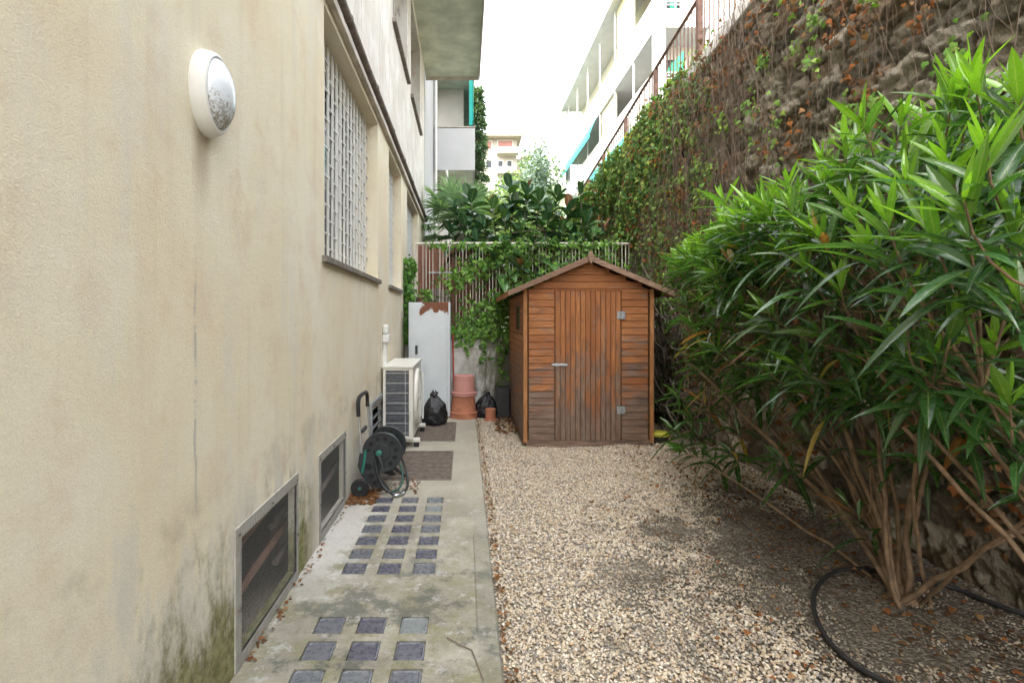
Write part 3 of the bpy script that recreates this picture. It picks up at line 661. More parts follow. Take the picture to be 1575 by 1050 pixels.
FM = Matrix.Translation((ax1, 6.28, .52)) @ Matrix.Rotation(R(90), 4, 'Y')
b = MB(); b.lathe([(.335, 0), (.33, .02), (.315, .032), (.30, .03), (.295, .0)], FM, 40)
for rr in np.linspace(.05, .28, 9): b.tube([FM @ Vector((rr*math.cos(a), rr*math.sin(a), .03)) for a in np.linspace(0, 2*math.pi, 33)], .003, 4)
for k in range(8): a = k*math.pi/4; b.tube([FM @ Vector((.03*math.cos(a), .03*math.sin(a), .035)), FM @ Vector((.31*math.cos(a), .31*math.sin(a), .03))], .004, 5)
b.lathe([(.05, .025), (.05, .04), (.03, .045)], FM, 20); b.build('fan_guard', M['ac_white'], ac, smooth=True)
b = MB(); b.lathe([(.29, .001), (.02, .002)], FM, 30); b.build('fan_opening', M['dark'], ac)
b = MB(); b.box(ax1, ax1+.02, 6.66, 6.72, .35, .72); b.tube([(ax1+.03, 6.8, .75), (ax1+.035, 6.8, .4), (ax1+.03, 6.8, .15)], .012, 8); b.build('pipe_cover', M['white_paint'], ac)
for yy in (5.88, 6.7):
    b = MB(); b.cbox(ax0, ax1+.07, yy, yy+.06, .055, .097, .006); ft = b.build('foot', M['ac_white'], ac)
    for xa in (ax0+.01, ax1): b = MB(); b.cbox(xa, xa+.06, yy-.005, yy+.065, .001, .054, .008); b.build('rubber_block', M['rubber'], ft)
reorigin(ac)

# ================================================================== HOSE REEL CART
hr = thing('hose_reel', 'black and green hose reel trolley standing by the house wall', 'hose reel', (-.72, 4.5, 0))
def flange(yc, zc, xc, front):
    b = MB(); T = Matrix.Translation((xc, yc, zc)) @ Matrix.Rotation(R(90), 4, 'X')
    b.lathe([(0, -.006), (.150, -.006), (.160, -.012), (.167, -.010), (.168, .004), (.160, .008), (.148, .004), (.07, .004), (.065, .012), (0, .012)], T, 48)
    o = b.build('reel_flange', M['black_plastic'], hr, smooth=True)
    n = 11
    for k in range(n):
        h = MB(); a = 2*math.pi*k/n+.2; c = (.115*math.cos(a), .115*math.sin(a))
        h.lathe([(.0185, .0), (.0185, .011), (.014, .0115), (.0135, .006), (0, .0055)], T @ Matrix.Translation((c[0], c[1], 0)), 16)
        h.build('hole_rim', M['rubber'], o, smooth=True)
    return o
flange(4.35, .335, -.690, True); flange(4.66, .325, -.690, False)
b = MB(); b.lathe([(.07, -.15), (.07, .15)], Matrix.Translation((-.69, 4.505, .33)) @ Matrix.Rotation(R(90), 4, 'X'), 24); b.build('drum', M['black_plastic'], hr, smooth=True)
b = MB()
for k in range(9):
    yy = 4.37+k*.031; b.tube([(-.69+.095*math.cos(a), yy+.015*a/(2*math.pi), .33+.095*math.sin(a)) for a in np.linspace(0, 2*math.pi, 25)], .0135, 6)
b.build('hose', M['dark_green_hose'], hr, smooth=True)
for yy in (4.295, 4.70):   # side plates
    pts = [px(553, 697, 4.3), px(574, 694, 4.3), px(580, 712, 4.3), px(585, 733, 4.3), px(600, 752, 4.3), px(591, 754, 4.3), px(570, 746, 4.3), px(557, 733, 4.3), px(550, 716, 4.3)]
    b = MB(); b.prism([(q.x, q.z) for q in pts], 'y', yy, yy+.018); fp = b.build('side_plate', M['black_plastic'], hr, bevel=.004)
    for (qx, qy, r) in ((567, 717, .024), (571, 731, .020), (578, 741, .016)):
        h = MB(); q = px(qx, qy, 4.3); h.lathe([(r*1.25, 0), (r*1.2, .006), (r, .007), (r*.95, .001), (0, .001)], Matrix.Translation((q.x, yy, q.z)) @ Matrix.Rotation(R(90), 4, 'X'), 18)
        h.build('hole_rim', M['rubber'], fp, smooth=True)
b = MB(); b.tube([px(562, 692, 4.27), px(561, 705, 4.27), px(557, 727, 4.27)], .011, 8); b.build('green_strip', M['green_plastic'], hr, smooth=True)
q = px(583, 697, 4.28)
b = MB(); b.lathe([(.026, -.01), (.026, .02), (.02, .028), (.008, .03), (.006, .022), (0, .022)], Matrix.Translation(q) @ Matrix.Rotation(R(90), 4, 'X'), 20); b.build('hub', M['green_plastic'], hr, smooth=True)
b = MB(); b.tube([q+Vector((0, -.02, -.01)), q+Vector((.02, -.03, -.06)), q+Vector((.035, -.03, -.11))], [.018, .015, .017], 10); b.tube([q+Vector((.035, -.03, -.11)), q+Vector((.037, -.11, -.115))], .014, 10); b.build('crank', M['black_plastic'], hr, smooth=True)
for yy in (4.235, 4.74):
    T = Matrix.Translation((-.853, yy, .074)) @ Matrix.Rotation(R(90), 4, 'X')
    b = MB(); b.lathe([(.045, -.016), (.066, -.018), (.073, -.010), (.073, .010), (.066, .018), (.045, .016)], T, 30); wh = b.build('wheel', M['rubber'], hr, smooth=True)
    b = MB(); b.lathe([(.045, -.01), (.045, .01), (.02, .012), (.018, .02), (.0, .021)], T, 24); b.build('rim', M['black_plastic'], wh, smooth=True)
    b = MB(); b.lathe([(.012, .012), (.012, .026), (0, .027)], T, 12); b.build('hub_cap', M['green_plastic'], wh, smooth=True)
b = MB(); b.tube([(-.853, 4.23, .074), (-.853, 4.75, .074)], .008, 8); b.build('axle', M['alu'], hr)
def hn(pts, r, mat, name, n=10):
    b = MB(); 
    c = []
    P = [Vector(p) for p in pts]
    for i in range(len(P)-1):
        p0, p1, p2, p3 = P[max(i-1, 0)], P[i], P[i+1], P[min(i+2, len(P)-1)]
        for k in range(6):
            u = k/6; c.append(.5*((2*p1)+(-p0+p2)*u+(2*p0-5*p1+4*p2-p3)*u*u+(-p0+3*p1-3*p2+p3)*u**3))
    c.append(P[-1]); b.tube(c, r, n); return b.build(name, mat, hr if name != 'x' else None, smooth=True)
for yy, xx in ((4.31, -.885), (4.69, -.880)): b = MB(); b.tube([(xx+.04, yy, .22), (xx+.005, yy, .66)], .010, 10); b.build('handle_tube', M['alu'], hr, smooth=True)
hn([(-.882, 4.31, .64), (-.884, 4.31, .74), (-.884, 4.34, .785), (-.884, 4.40, .797), (-.883, 4.50, .80), (-.882, 4.60, .797), (-.881, 4.66, .785), (-.880, 4.69, .74), (-.879, 4.69, .66)], .017, M['rubber'], 'handle_grip')
b = MB(); b.cbox(-.885, -.86, 4.40, 4.60, .48, .51, .006); b.build('cross_brace', M['black_plastic'], hr)
hn([px(577, 710, 4.28), px(581, 730, 4.28), px(590, 748, 4.26), px(600, 757, 4.24), (-.58, 4.22, .03), (-.52, 4.26, .025), (-.49, 4.40, .025), (-.50, 4.55, .03), (-.53, 4.66, .10), (-.57, 4.68, .20), (-.60, 4.69, .27)], .011, M['black_plastic'], 'stand_loop')
hn([px(614, 711, 4.5), px(619, 727, 4.45), px(618, 742, 4.4), px(612, 752, 4.35), px(602, 756, 4.3)], .009, M['dark_green_hose'], 'hose_tail')
hn([(-.59, 4.23, .022), (-.55, 4.225, .018), (-.50, 4.28, .018)], .014, M['alu'], 'foot_sleeve')
b = MB(); b.tube([(-.66, 4.5, .22), (-.60, 4.56, .13), (-.53, 4.6, .06)], [.022, .016, .012], 8); b.build('strut', M['black_plastic'], hr, smooth=True)
reorigin(hr)

# ================================================================== BACK OF THE YARD
lw = MB(); lw.box(XW+.003, XR+.2, 8.12, 8.32, -.1, 1.13); o = lw.build('low_wall', M['lowwall'], bevel=.01); tag(o, 'low stained concrete wall under the railing behind the shed', 'wall')
cab = thing('metal_cabinet', 'tall pale grey metal cabinet with peeling rusty top edge', 'cabinet', (-.51, 7.8, 0))
b = MB(); b.box(-.825, -.215, 7.62, 8.06, .012, 1.69); b.build('body', M['cabinet_metal'], cab, bevel=.006)
b = MB(); b.box(-.80, -.262, 7.605, 7.619, .03, 1.665); dr = b.build('door', M['cabinet_metal'], cab, bevel=.003)
b = MB(); b.cbox(-.725, -.69, 7.59, 7.604, .93, 1.06, .003); b.build('handle', M['black_plastic'], dr)
b = MB(); b.cbox(-.256, -.222, 7.607, 7.6195, .03, 1.665, .003); b.build('edge_strip', M['cabinet_metal'], cab); reorigin(cab)
b = MB(); b.tube([(-.165, 8.02, 0), (-.185, 8.08, 1.2)], .013, 10); o = b.build('red_pole', M['red_paint'], smooth=True); tag(o, 'thin red pole leaning beside the grey cabinet', 'pole')
def pot(x, y, z0, rtop, rbot, h, rim, mat, label, group, inverted=True):
    t = thing('flower_pot', label, 'flower pot', (x, y, z0), group)
    b = MB(); T = Matrix.Translation((x, y, z0))
    b.lathe([(rbot-.012, 0), (rbot, 0), (rbot, .004), (rbot, rim), (rbot-.014, rim+.006), (rbot-.018, rim+.008), (rtop, h-.008), (rtop-.01, h), (0, h)], T, 40)
    b.build('body', mat, t, smooth=True)
    b = MB(); b.lathe([(rbot+.003, rim-.012), (rbot+.008, rim-.006), (rbot+.003, rim)], T, 40); b.build('rim', mat, t, smooth=True); reorigin(t)
pot(-.02, 7.68, .0, .165, .205, .32, .085, M['terracotta'], 'upturned terracotta pot at the bottom of the stack', 'upturned pots beside the cabinet')
pot(-.01, 7.68, .321, .15, .182, .30, .05, M['pink_pot'], 'pale pink upturned pot on top of a terracotta one', 'upturned pots beside the cabinet')
pot(.37, 7.5, -.03, .075, .095, .19, .035, M['terracotta'], 'small broken terracotta pot in front of a black bag', None)
def bag(name, c, sx, sy, sz, seed, label):
    n1, n2 = 40, 28; u, v = np.meshgrid(np.linspace(0, 2*np.pi, n1, endpoint=False), np.linspace(0, 1, n2))
    r = np.interp(v, [0, .06, .2, .45, .62, .76, .86, .93, 1.0], [.62, .92, 1.0, .97, .80, .50, .22, .34, .12]); zz = v
    top = np.clip((v-.5)/.5, 0, 1)
    n = 1+.42*(fbm(u*2.6+10+np.sin(u)*2, v*5, seed, 4)-.5)+.09*np.sin(u*9+v*5+seed)*(.3+1.3*top)+.05*np.sin(u*17-v*9)+.10*np.sin(u+seed)
    V = np.stack([c[0]+sx*r*n*np.cos(u), c[1]+sy*r*n*np.sin(u), c[2]+sz*(zz+.05*np.sin(u*3+seed)*v)], -1).reshape(-1, 3)
    I = np.arange(n1*n2).reshape(n2, n1); J = np.roll(I, -1, 1)
    F = np.stack([I[:-1], J[:-1], J[1:], I[1:]], -1).reshape(-1, 4)
    o = npmesh(name, V, F, M['bag'], smooth=True); tag(o, label, 'rubbish bag', 'black rubbish bags'); return o
bag('rubbish_bag', (-.43, 7.15, .0), .17, .16, .45, 2, 'knotted black rubbish bag between the air conditioner and cabinet')
bag('rubbish_bag', (.33, 7.75, -.03), .17, .14, .40, 5, 'slumped black rubbish bag between the pots and the black box')
t = thing('black_box', 'tall narrow black plastic box against the back wall beside the shed', 'box', (.56, 7.85, -.03))
b = MB(); b.cbox(.46, .665, 7.72, 8.0, -.03, .40, .01); b.build('body', M['black_plastic'], t)
b = MB(); b.cbox(.455, .67, 7.715, 8.005, .401, .425, .006); b.build('lid', M['black_plastic'], t); reorigin(t)

# fence on the low wall
fe = thing('fence', 'rusty off-white metal bar fence on the low back wall, overgrown with creeper', 'fence', (.8, 8.2, 1.13))
b = MB(); ZF = 2.63; pts = [(-.79, 8.18, .02), (-.79, 8.18, ZF-.10), (-.785, 8.18, ZF-.04), (-.76, 8.18, ZF-.01), (-.70, 8.18, ZF), (.5, 8.18, ZF+.003), (2.62, 8.18, ZF-.005)]
b.tube(pts, .021, 10); b.build('top_rail', M['rail_white'], fe, smooth=True)
b = MB(); b.box(-.74, 2.62, 8.17, 8.195, 1.17, 1.195); b.build('bottom_rail', M['brown_iron'], fe)
for i in range(64):
    xx = -.71+i*.0522; b = MB(); b.tube([(xx, 8.18, 1.19), (xx+random.uniform(-.003, .003), 8.18+random.uniform(-.004, .004), ZF)], .0062, 6); b.build('bar', M['rail_white'] if i % 5 else M['brown_iron'], fe, smooth=True)
reorigin(fe)
pn = thing('wooden_panel', 'dark reddish brown board screen behind the fence', 'screen', (-.1, 8.9, 0))
b = MB()
for i in range(11): x0 = -.80+i*.128; b.box(x0, x0+.121, 8.88, 8.90, .6, 2.70-.004*i)
b.build('boards', M['panel_wood'], pn)
b = MB(); b.box(-.62, .10, 8.85, 8.878, 2.22, 2.25).box(-.8, .6, 8.905, 8.94, 1.0, 1.08); b.build('cross_bar', M['zinc'], pn); reorigin(pn)
pk = thing('grey_planks', 'short weathered grey picket boards standing behind the fence above the cabinet', 'planks', (-.4, 8.45, 0))
for i, hh in enumerate((1.90, 1.93, 1.90, 1.82)):
    b = MB(); x0 = -.57+i*.085; b.prism([(x0, 1.13), (x0+.075, 1.13), (x0+.075, hh), (x0+.037, hh+.03), (x0, hh)], 'y', 8.42, 8.44); b.build('plank', M['old_plank'], pk)
reorigin(pk)

# ================================================================== SHED
sh = thing('garden_shed', 'small brown wooden garden shed with pitched roof on the gravel', 'shed', (1.42, 6.9, -.03))
sx0, sx1, sy0, sy1, z0s, ze = .69, 2.16, 6.0, 7.9, .045, 1.745
xc = (sx0+sx1)/2; half = .925; zpk = 2.135; slope = (zpk-1.735)/half
def roofz(x): return zpk-abs(x-xc)*slope
b = MB(); b.box(sx0+.01, sx1-.01, sy0-.01, sy1, -.045, z0s); base = b.build('base', M['wood_across'], sh, bevel=.006)
# clapboards
def clap(mb, x0, x1, yf, za, zb, clipx=False, side=None):
    z = za
    while z < zb-.004:
        h = min(.081, zb-z); g2 = .0015
        if side is None:
            xa, xb = x0, x1
            if clipx:
                zt = z+h*.6; lim = (zpk-.03-zt)/slope; xa, xb = max(x0, xc-lim), min(x1, xc+lim)
                if xb-xa < .02: break
            mb.add([(xa, yf+.003, z+.0005), (xb, yf+.003, z+.0005), (xb, yf+.002, z+h), (xa, yf+.002, z+h), (xa, yf-.010, z+.006), (xb, yf-.010, z+.006), (xb, yf-.006, z+h-.001), (xa, yf-.006, z+h-.001)],
                   [(4, 5, 6, 7), (7, 6, 2, 3), (0, 1, 5, 4), (0, 4, 7, 3), (1, 2, 6, 5)])
        else:
            xf, s, ya, yb = side
            mb.add([(xf-s*.008, ya, z+.0005), (xf-s*.008, yb, z+.0005), (xf-s*.002, yb, z+h), (xf-s*.002, ya, z+h), (xf+s*.014, ya, z+.006), (xf+s*.014, yb, z+.006), (xf+s*.010, yb, z+h-.001), (xf+s*.010, ya, z+h-.001)],
                   [(4, 5, 6, 7), (7, 6, 2, 3), (0, 1, 5, 4), (0, 4, 7, 3), (1, 2, 6, 5)])
        z += h
DX0, DX1, DZ1 = 1.04, 1.795, 1.765
b = MB(); clap(b, sx0+.05, DX0-.012, sy0, z0s, ze-.0, ); clap(b, DX1+.012, sx1-.05, sy0, z0s, ze)
clap(b, sx0+.02, sx1-.02, sy0, ze+.002 if False else 1.79, zpk, True)
b.box(sx0+.045, DX0-.01, sy0+.0105, sy0+.02, z0s, ze+.03, .5).box(DX1+.01, sx1-.045, sy0+.0105, sy0+.02, z0s, ze+.03, .5)
b.prism([(sx0+.02, 1.775), (sx1-.02, 1.775), (xc, zpk-.03)], 'y', sy0+.0105, sy0+.02)
b.box(DX0-.01, DX1+.01, sy0+.03, sy0+.035, z0s, 1.80)
b.build('front_wall', M['wood_across'], sh)
b = MB(); b.box(sx0+.045, DX0-.012, sy0-.010, sy0+.003, ze+.001, 1.788).box(DX0-.011, DX1+.011, sy0-.012, sy0+.003, DZ1+.004, 1.788).box(DX1+.012, sx1-.045, sy0-.010, sy0+.003, ze+.001, 1.788); b.build('lintel_board', M['wood_across'], sh, bevel=.002)
wy0, wy1, wz0, wz1 = 6.36, 6.90, 1.27, 1.65
for sidex, sgn in ((sx0, -1), (sx1, 1)):
    b = MB()
    if sgn < 0:
        clap(b, 0, 0, 0, z0s, wz0, side=(sidex, sgn, sy0+.04, sy1-.02)); clap(b, 0, 0, 0, wz0, wz1, side=(sidex, sgn, sy0+.04, wy0)); clap(b, 0, 0, 0, wz0, wz1, side=(sidex, sgn, wy1, sy1-.02)); clap(b, 0, 0, 0, wz1, 1.75, side=(sidex, sgn, sy0+.04, sy1-.02))
    else: clap(b, 0, 0, 0, z0s, 1.75, side=(sidex, sgn, sy0+.04, sy1-.02))
    b.build('side_wall', M['wood_along'], sh)
b = MB(); b.box(sx0+.02, sx1-.02, sy1-.02, sy1, z0s, 1.75).prism([(sx0+.02, 1.75), (sx1-.02, 1.75), (xc, zpk-.03)], 'y', sy1-.02, sy1); b.build('back_wall', M['wood_across'], sh)
b = MB()
b.box(sx0-.018, sx0-.002, wy0, wy0+.045, wz0, wz1).box(sx0-.018, sx0-.002, wy1-.045, wy1, wz0, wz1).box(sx0-.018, sx0-.002, wy0+.045, wy1-.045, wz0, wz0+.04).box(sx0-.018, sx0-.002, wy0+.045, wy1-.045, wz1-.04, wz1)
wd = b.build('window', M['panel_wood'], sh)
b = MB(); b.box(sx0-.006, sx0+.0, wy0+.04, wy1-.04, wz0+.035, wz1-.035); b.build('pane', M['glass'], wd)
for xx in (sx0-.016, sx1-.045+.016):
    b = MB(); b.cbox(xx, xx+.045, sy0-.018, sy0+.04, z0s-.02, roofz(xx+.022)-.03, .003); b.build('corner_post', M['wood_trim'], sh)
# door
b = MB(); n = 13; pw = (DX1-DX0)/n
for i in range(n):
    xa = DX0+i*pw; b.add([(xa+.0015, sy0+.002, z0s+.005), (xa+pw-.0015, sy0+.002, z0s+.005), (xa+pw-.0015, sy0+.002, DZ1), (xa+.0015, sy0+.002, DZ1), (xa+.0035, sy0-.014, z0s+.005), (xa+pw-.0035, sy0-.014, z0s+.005), (xa+pw-.0035, sy0-.014, DZ1), (xa+.0035, sy0-.014, DZ1)],
        [(4, 5, 6, 7), (0, 4, 7, 3), (1, 2, 6, 5), (3, 7, 6, 2), (0, 1, 5, 4)])
b.box(DX0, DX1, sy0+.009, sy0+.02, z0s+.005, DZ1, .5)
door = b.build('door', M['wood_upright'], sh)
for zz in (1.49, .40):
    b = MB(); b.cbox(DX1-.045, DX1+.05, sy0-.022, sy0-.0145, zz-.045, zz+.045, .002); b.tube([(DX1+.002, sy0-.026, zz-.047), (DX1+.002, sy0-.026, zz+.047)], .006, 8)
    for dx in (-.03, .034):
        for dz in (-.028, .028): b.lathe([(.006, 0), (.004, .003), (0, .0035)], Matrix.Translation((DX1+dx, sy0-.022, zz+dz)) @ Matrix.Rotation(R(90), 4, 'X'), 8)
    b.build('hinge', M['zinc'], door)
b = MB(); b.cbox(DX0-.035, DX0+.14, sy0-.022, sy0-.0145, .905, .935, .002); b.tube([(DX0-.045, sy0-.03, .92), (DX0+.13, sy0-.03, .922)], .007, 8); b.cbox(DX0+.0, DX0+.022, sy0-.04, sy0-.0225, .90, .94, .002); b.build('latch', M['zinc'], door)
# roof
ry0, ry1 = 5.90, 8.08
for s in (-1, 1):
    b = MB(); e = xc+s*half; p0 = (xc, zpk); p1 = (e, zpk-half*slope)
    b.prism([(p0[0], p0[1]+.012), (p1[0], p1[1]+.012), (p1[0], p1[1]+.035), (p0[0], p0[1]+.035)], 'y', ry0, ry1); ro = b.build('roof_panel', M['fascia_wood'], sh)
    b = MB(); b.prism([(xc+s*.001, zpk+.030), (e+s*.012, p1[1]+.030), (e+s*.012, p1[1]-.032), (xc+s*.001, zpk-.035)], 'y', ry0-.022, ry0-.001); b.build('fascia', M['fascia_wood'], ro, bevel=.003)
    b = MB(); xa, xb = sorted((e+s*.001, e+s*.014)); b.box(xa, xb, ry0, ry1, p1[1]-.03, p1[1]+.03); b.build('eave_board', M['wood_along'], ro)
b = MB(); b.prism([(xc, zpk+.095), (xc+.038, zpk+.02), (xc, zpk-.075), (xc-.038, zpk+.02)], 'y', ry0-.036, ry0-.0225); b.build('finial', M['fascia_wood'], sh, bevel=.003)
reorigin(sh)

t = thing('yellow_tub', 'small bright yellow and black tub on the ground beside the shed corner', 'tub', (2.28, 6.1, -.02))
b = MB(); b.lathe([(.05, 0), (.07, .0), (.085, .09), (.09, .095)], Matrix.Translation((2.30, 6.15, -.02)), 20, 1.3, 1); b.build('body', M['black_plastic'], t, smooth=True)
b = MB(); b.lathe([(.092, .09), (.094, .12), (.08, .135), (0, .138)], Matrix.Translation((2.30, 6.15, -.02)), 20, 1.3, 1); b.build('lid', M['yellow'], t, smooth=True); reorigin(t)

# ================================================================== RETAINING WALL
def Htop(Y): return 1.45+3.17-(Y-5.18)*.095
def stonegrid():
    # irregular courses; jittered cells, stretched along Y
    ny, nz = 860, 230
    y = np.concatenate([np.linspace(-3, 1.2, 50, endpoint=False), np.linspace(1.2, 9.0, 640, endpoint=False), np.linspace(9.0, 17, 170)])
    z = np.linspace(0, 1, nz); Y, T = np.meshgrid(y, z); Zs = -.12+T*(Htop(Y)-.15+.12)
    A = Y/.29; B = Zs/.115
    A = A+.5*(fbm(Y*1.3, Zs*1.3, 21)-.5)*2; B = B+1.0*(fbm(Y*.9+5, Zs*1.5, 22)-.5)*2
    r = np.random.default_rng(5); JX, JY, RV = r.random((128, 128)), r.random((128, 128)), r.random((128, 128))
    ai, bi = np.floor(A).astype(int), np.floor(B).astype(int)
    d1 = np.full(A.shape, 9.); d2 = np.full(A.shape, 9.); idv = np.zeros(A.shape); id2 = np.zeros(A.shape)
    for di in (-1, 0, 1):
        for dj in (-1, 0, 1):
            ca, cb = ai+di, bi+dj; i0, j0 = ca % 128, cb % 128
            dx = ca+.15+.7*JX[i0, j0]+(cb % 2)*.5*0-A; dy = cb+.25+.5*JY[i0, j0]-B
            d = np.abs(dx)**1.6+np.abs(dy)**1.6*1.25
            n1 = d < d1; d2 = np.where(n1, d1, np.minimum(d2, d)); idv = np.where(n1, RV[i0, j0], idv); id2 = np.where(n1, RV[j0, i0], id2); d1 = np.where(n1, d, d1)
    e = np.clip((np.sqrt(d2)-np.sqrt(d1))*8.5, 0, 1); e = e*e*(3-2*e)
    h = e*(.014+.034*idv)+.045*(fbm(Y*6, Zs*8, 31, 4)-.5)+.05*(fbm(Y*26, Zs*34, 35, 3)-.5)+.10*(fbm(Y*.7, Zs*.7, 33)-.5)
    h = h-np.where(idv > .93, .05, 0)
    Xv = XR+.06-h
    base = np.array([(.165, .145, .115), (.235, .21, .17), (.11, .10, .08), (.33, .305, .26), (.17, .13, .09)])
    c = base[(idv*4.999).astype(int)]*(.7+.6*id2[..., None])
    mort = np.array([.085, .068, .05])*(.8+.5*fbm(Y*9, Zs*9, 41)[..., None]); c = c*e[..., None]+mort*(1-e[..., None])
    V = np.stack([Xv, Y, Zs], -1).reshape(-1, 3); I = np.arange(Y.size).reshape(Y.shape)
    F = np.stack([I[:-1, :-1], I[1:, :-1], I[1:, 1:], I[:-1, 1:]], -1).reshape(-1, 4)
    C = np.concatenate([c.reshape(-1, 3), np.ones((Y.size, 1))], 1)
    return V, F, C
rw = thing('retaining_wall', 'high rough rubble stone retaining wall along the right side', 'wall', (XR+.2, 5, 0))
V, F, C = stonegrid(); npmesh('stone_face', V, F, M['rubble'], rw, C, smooth=False)
b = MB()
ya, yb = -3.0, 17.0
b.add([(XR+.10, ya, -.12), (XR+.5, ya, -.12), (XR+.5, ya, Htop(ya)-.16), (XR+.10, ya, Htop(ya)-.16), (XR+.10, yb, -.12), (XR+.5, yb, -.12), (XR+.5, yb, Htop(yb)-.16), (XR+.10, yb, Htop(yb)-.16)],
      [(0, 1, 2, 3), (4, 7, 6, 5), (0, 4, 5, 1), (1, 5, 6, 2), (2, 6, 7, 3), (0, 3, 7, 4)]); b.build('core', M['pit_wall'], rw)
b = MB(); n = 26
for i in range(n):
    a, c = ya+(yb-ya)*i/n+.004, ya+(yb-ya)*(i+1)/n-.004
    za, zc = Htop(a), Htop(c)
    b.add([(XR+.0, a, za-.15), (XR+.34, a, za-.15), (XR+.34, a, za), (XR+.0, a, za), (XR+.0, c, zc-.15), (XR+.34, c, zc-.15), (XR+.34, c, zc), (XR+.0, c, zc)], [(0, 1, 2, 3), (4, 7, 6, 5), (0, 4, 5, 1), (1, 5, 6, 2), (2, 6, 7, 3), (0, 3, 7, 4)])
b.build('coping', M['coping'], rw, bevel=.012); reorigin(rw)
st = MB(); st.add([(XR+.35, -3, Htop(-3)-.2), (7.2, -3, Htop(-3)-.2), (7.2, 60, Htop(16)-1.5), (XR+.35, 60, Htop(16)-1.5), (XR+.35, 17, Htop(17)-.2), (7.2, 17, Htop(17)-.2)], [(0, 1, 5, 4), (4, 5, 2, 3)], 0)
tag(st.build('street', M['asphalt']), kind='structure')
# railing on the wall
ra = thing('railing', 'brown iron railing with thin upright bars on top of the stone wall', 'railing', (XR+.15, 8, 4.4))
XP = XR+.15
def rtop(Y): return 1.45+4.14-(Y-5.0)*.118
ys_ = [2.0+1.475*i for i in range(9)]
b = MB(); b.tube([(XP, y_, rtop(y_)) for y_ in np.linspace(1.9, 14.0, 20)], .022, 8); b.build('handrail', M['brown_iron'], ra, smooth=True)
b = MB(); b.tube([(XP, y_, Htop(y_)+.06) for y_ in np.linspace(1.9, 14.0, 20)], .012, 6); b.build('bottom_rail', M['brown_iron'], ra, smooth=True)
for y_ in ys_: b = MB(); b.box(XP-.03, XP+.03, y_-.03, y_+.03, Htop(y_)-.02, rtop(y_)-.01); b.build('post', M['brown_iron'], ra, bevel=.004)
k = 0
for y_ in np.arange(3.6, 13.7, .117):
    if min(abs(y_-q) for q in ys_) < .05: continue
    b = MB(); b.tube([(XP, y_, Htop(y_)+.06), (XP, y_, rtop(y_))], .009, 5); b.build('baluster', M['brown_iron'], ra); k += 1
reorigin(ra)

# ================================================================== IVY AND CREEPERS
GREENS = np.array([(.07, .15, .03), (.10, .21, .04), (.15, .27, .05), (.05, .11, .028), (.21, .30, .06), (.09, .17, .055)])
DEAD = np.array([(.26, .10, .035), (.20, .085, .035), (.14, .075, .04), (.28, .16, .08), (.10, .06, .035)])
def ivy_obj(name, parent, P, nrm, size, col, mat):
    N = len(P); d = np.stack([rng.normal(0, .35, N), rng.normal(0, .55, N), -1+rng.normal(0, .45, N)], 1)
    n = norm(nrm+rng.normal(0, .45, (N, 3))); V, F, C = lobed(P, d, n, size, col); return npmesh(name, V, F, mat, parent, C)
def pickcol(pal, N, j=.35): return pal[rng.integers(0, len(pal), N)]*(1-j/2+j*rng.random((N, 1)))
iv = thing('wall_ivy', 'ivy and dry creeper with green and orange leaves covering the stone wall', 'creeper', (XR, 7, 0))
# dense curtain, further back
N = 125000; y = 5.0+9.2*rng.random(N); zt = Htop(y)+.12; z = zt-(zt+.0)*rng.random(N)**1.25
px_ = 715+2.6*800/y
dens = np.clip((y-5.5)/1.5, 0.008, 1)*np.clip(.35+.75*(z/zt), 0, 1)*(.25+1.5*np.clip(fbm(y*1.5, z*.9, 51)-.28, 0, 1))*1.25
top = np.clip((z-zt+.55)/.5, 0, 1)*np.clip((y-6.6)/.8, 0, 1); dens = np.maximum(dens, top*.9)
k = rng.random(N) < dens; y, z, zt = y[k], z[k], zt[k]; N = len(y)
bulge = .05+.30*np.clip((y-6.3)/2, 0, 1)*np.clip(fbm(y*2.2, z*1.8, 52)*1.6-.3, 0, 1)*(.5+.5*z/zt)
x = XR+.0-bulge*rng.random(N)**.6-.02+np.where(z > zt-.28, rng.random(N)*.33-.05, 0)
isd = rng.random(N) < np.clip(.19+.8*(fbm(y*2.5+9, z*2.5, 53)-.5)+.35*np.clip((7.2-y)/1.5, 0, 1)+.25*(z < 1.6), .06, .8)
P = np.stack([x, y, z], 1); nr = np.tile([-1., -.25, .35], (N, 1)); sz = .032+.048*rng.random(N)**1.5
c = pickcol(GREENS, (~isd).sum(), .6); pp_ = P[~isd]; yel = (rng.random(len(c)) < .03) | ((np.hypot(pp_[:, 1]-8.35, (pp_[:, 2]-4.35)) < .28) & (rng.random(len(c)) < .7)); c[yel] = (.30, .33, .04)
ivy_obj('green_leaves', iv, P[~isd], nr[~isd], sz[~isd], c, M['ivy_leaf'])
dead_P, dead_s = [P[isd]], [sz[isd]*.9]
# sparse clumps nearer the camera
gP = []; gs = []
for k in range(95):
    cy = 2.0+4.6*rng.random()**.8; cz = 1.9+2.5*rng.random(); n = int(10+26*rng.random()); dead = rng.random() < .42
    sp = .025+.05*rng.random(); q = np.stack([XR-.06-.10*rng.random(n), cy+rng.normal(0, sp, n), cz+rng.normal(0, sp*1.5, n)], 1)
    q = q[q[:, 2] < Htop(q[:, 1])-.03]
    (dead_P if dead else gP).append(q); (dead_s if dead else gs).append(.018+.034*rng.random(len(q)))
gP = np.vstack(gP); gs = np.concatenate(gs)
ivy_obj('green_leaves', iv, gP, np.tile([-1., -.3, .4], (len(gP), 1)), gs, pickcol(GREENS[[1, 2, 4, 2]]*1.15, len(gP), .5), M['ivy_leaf'])
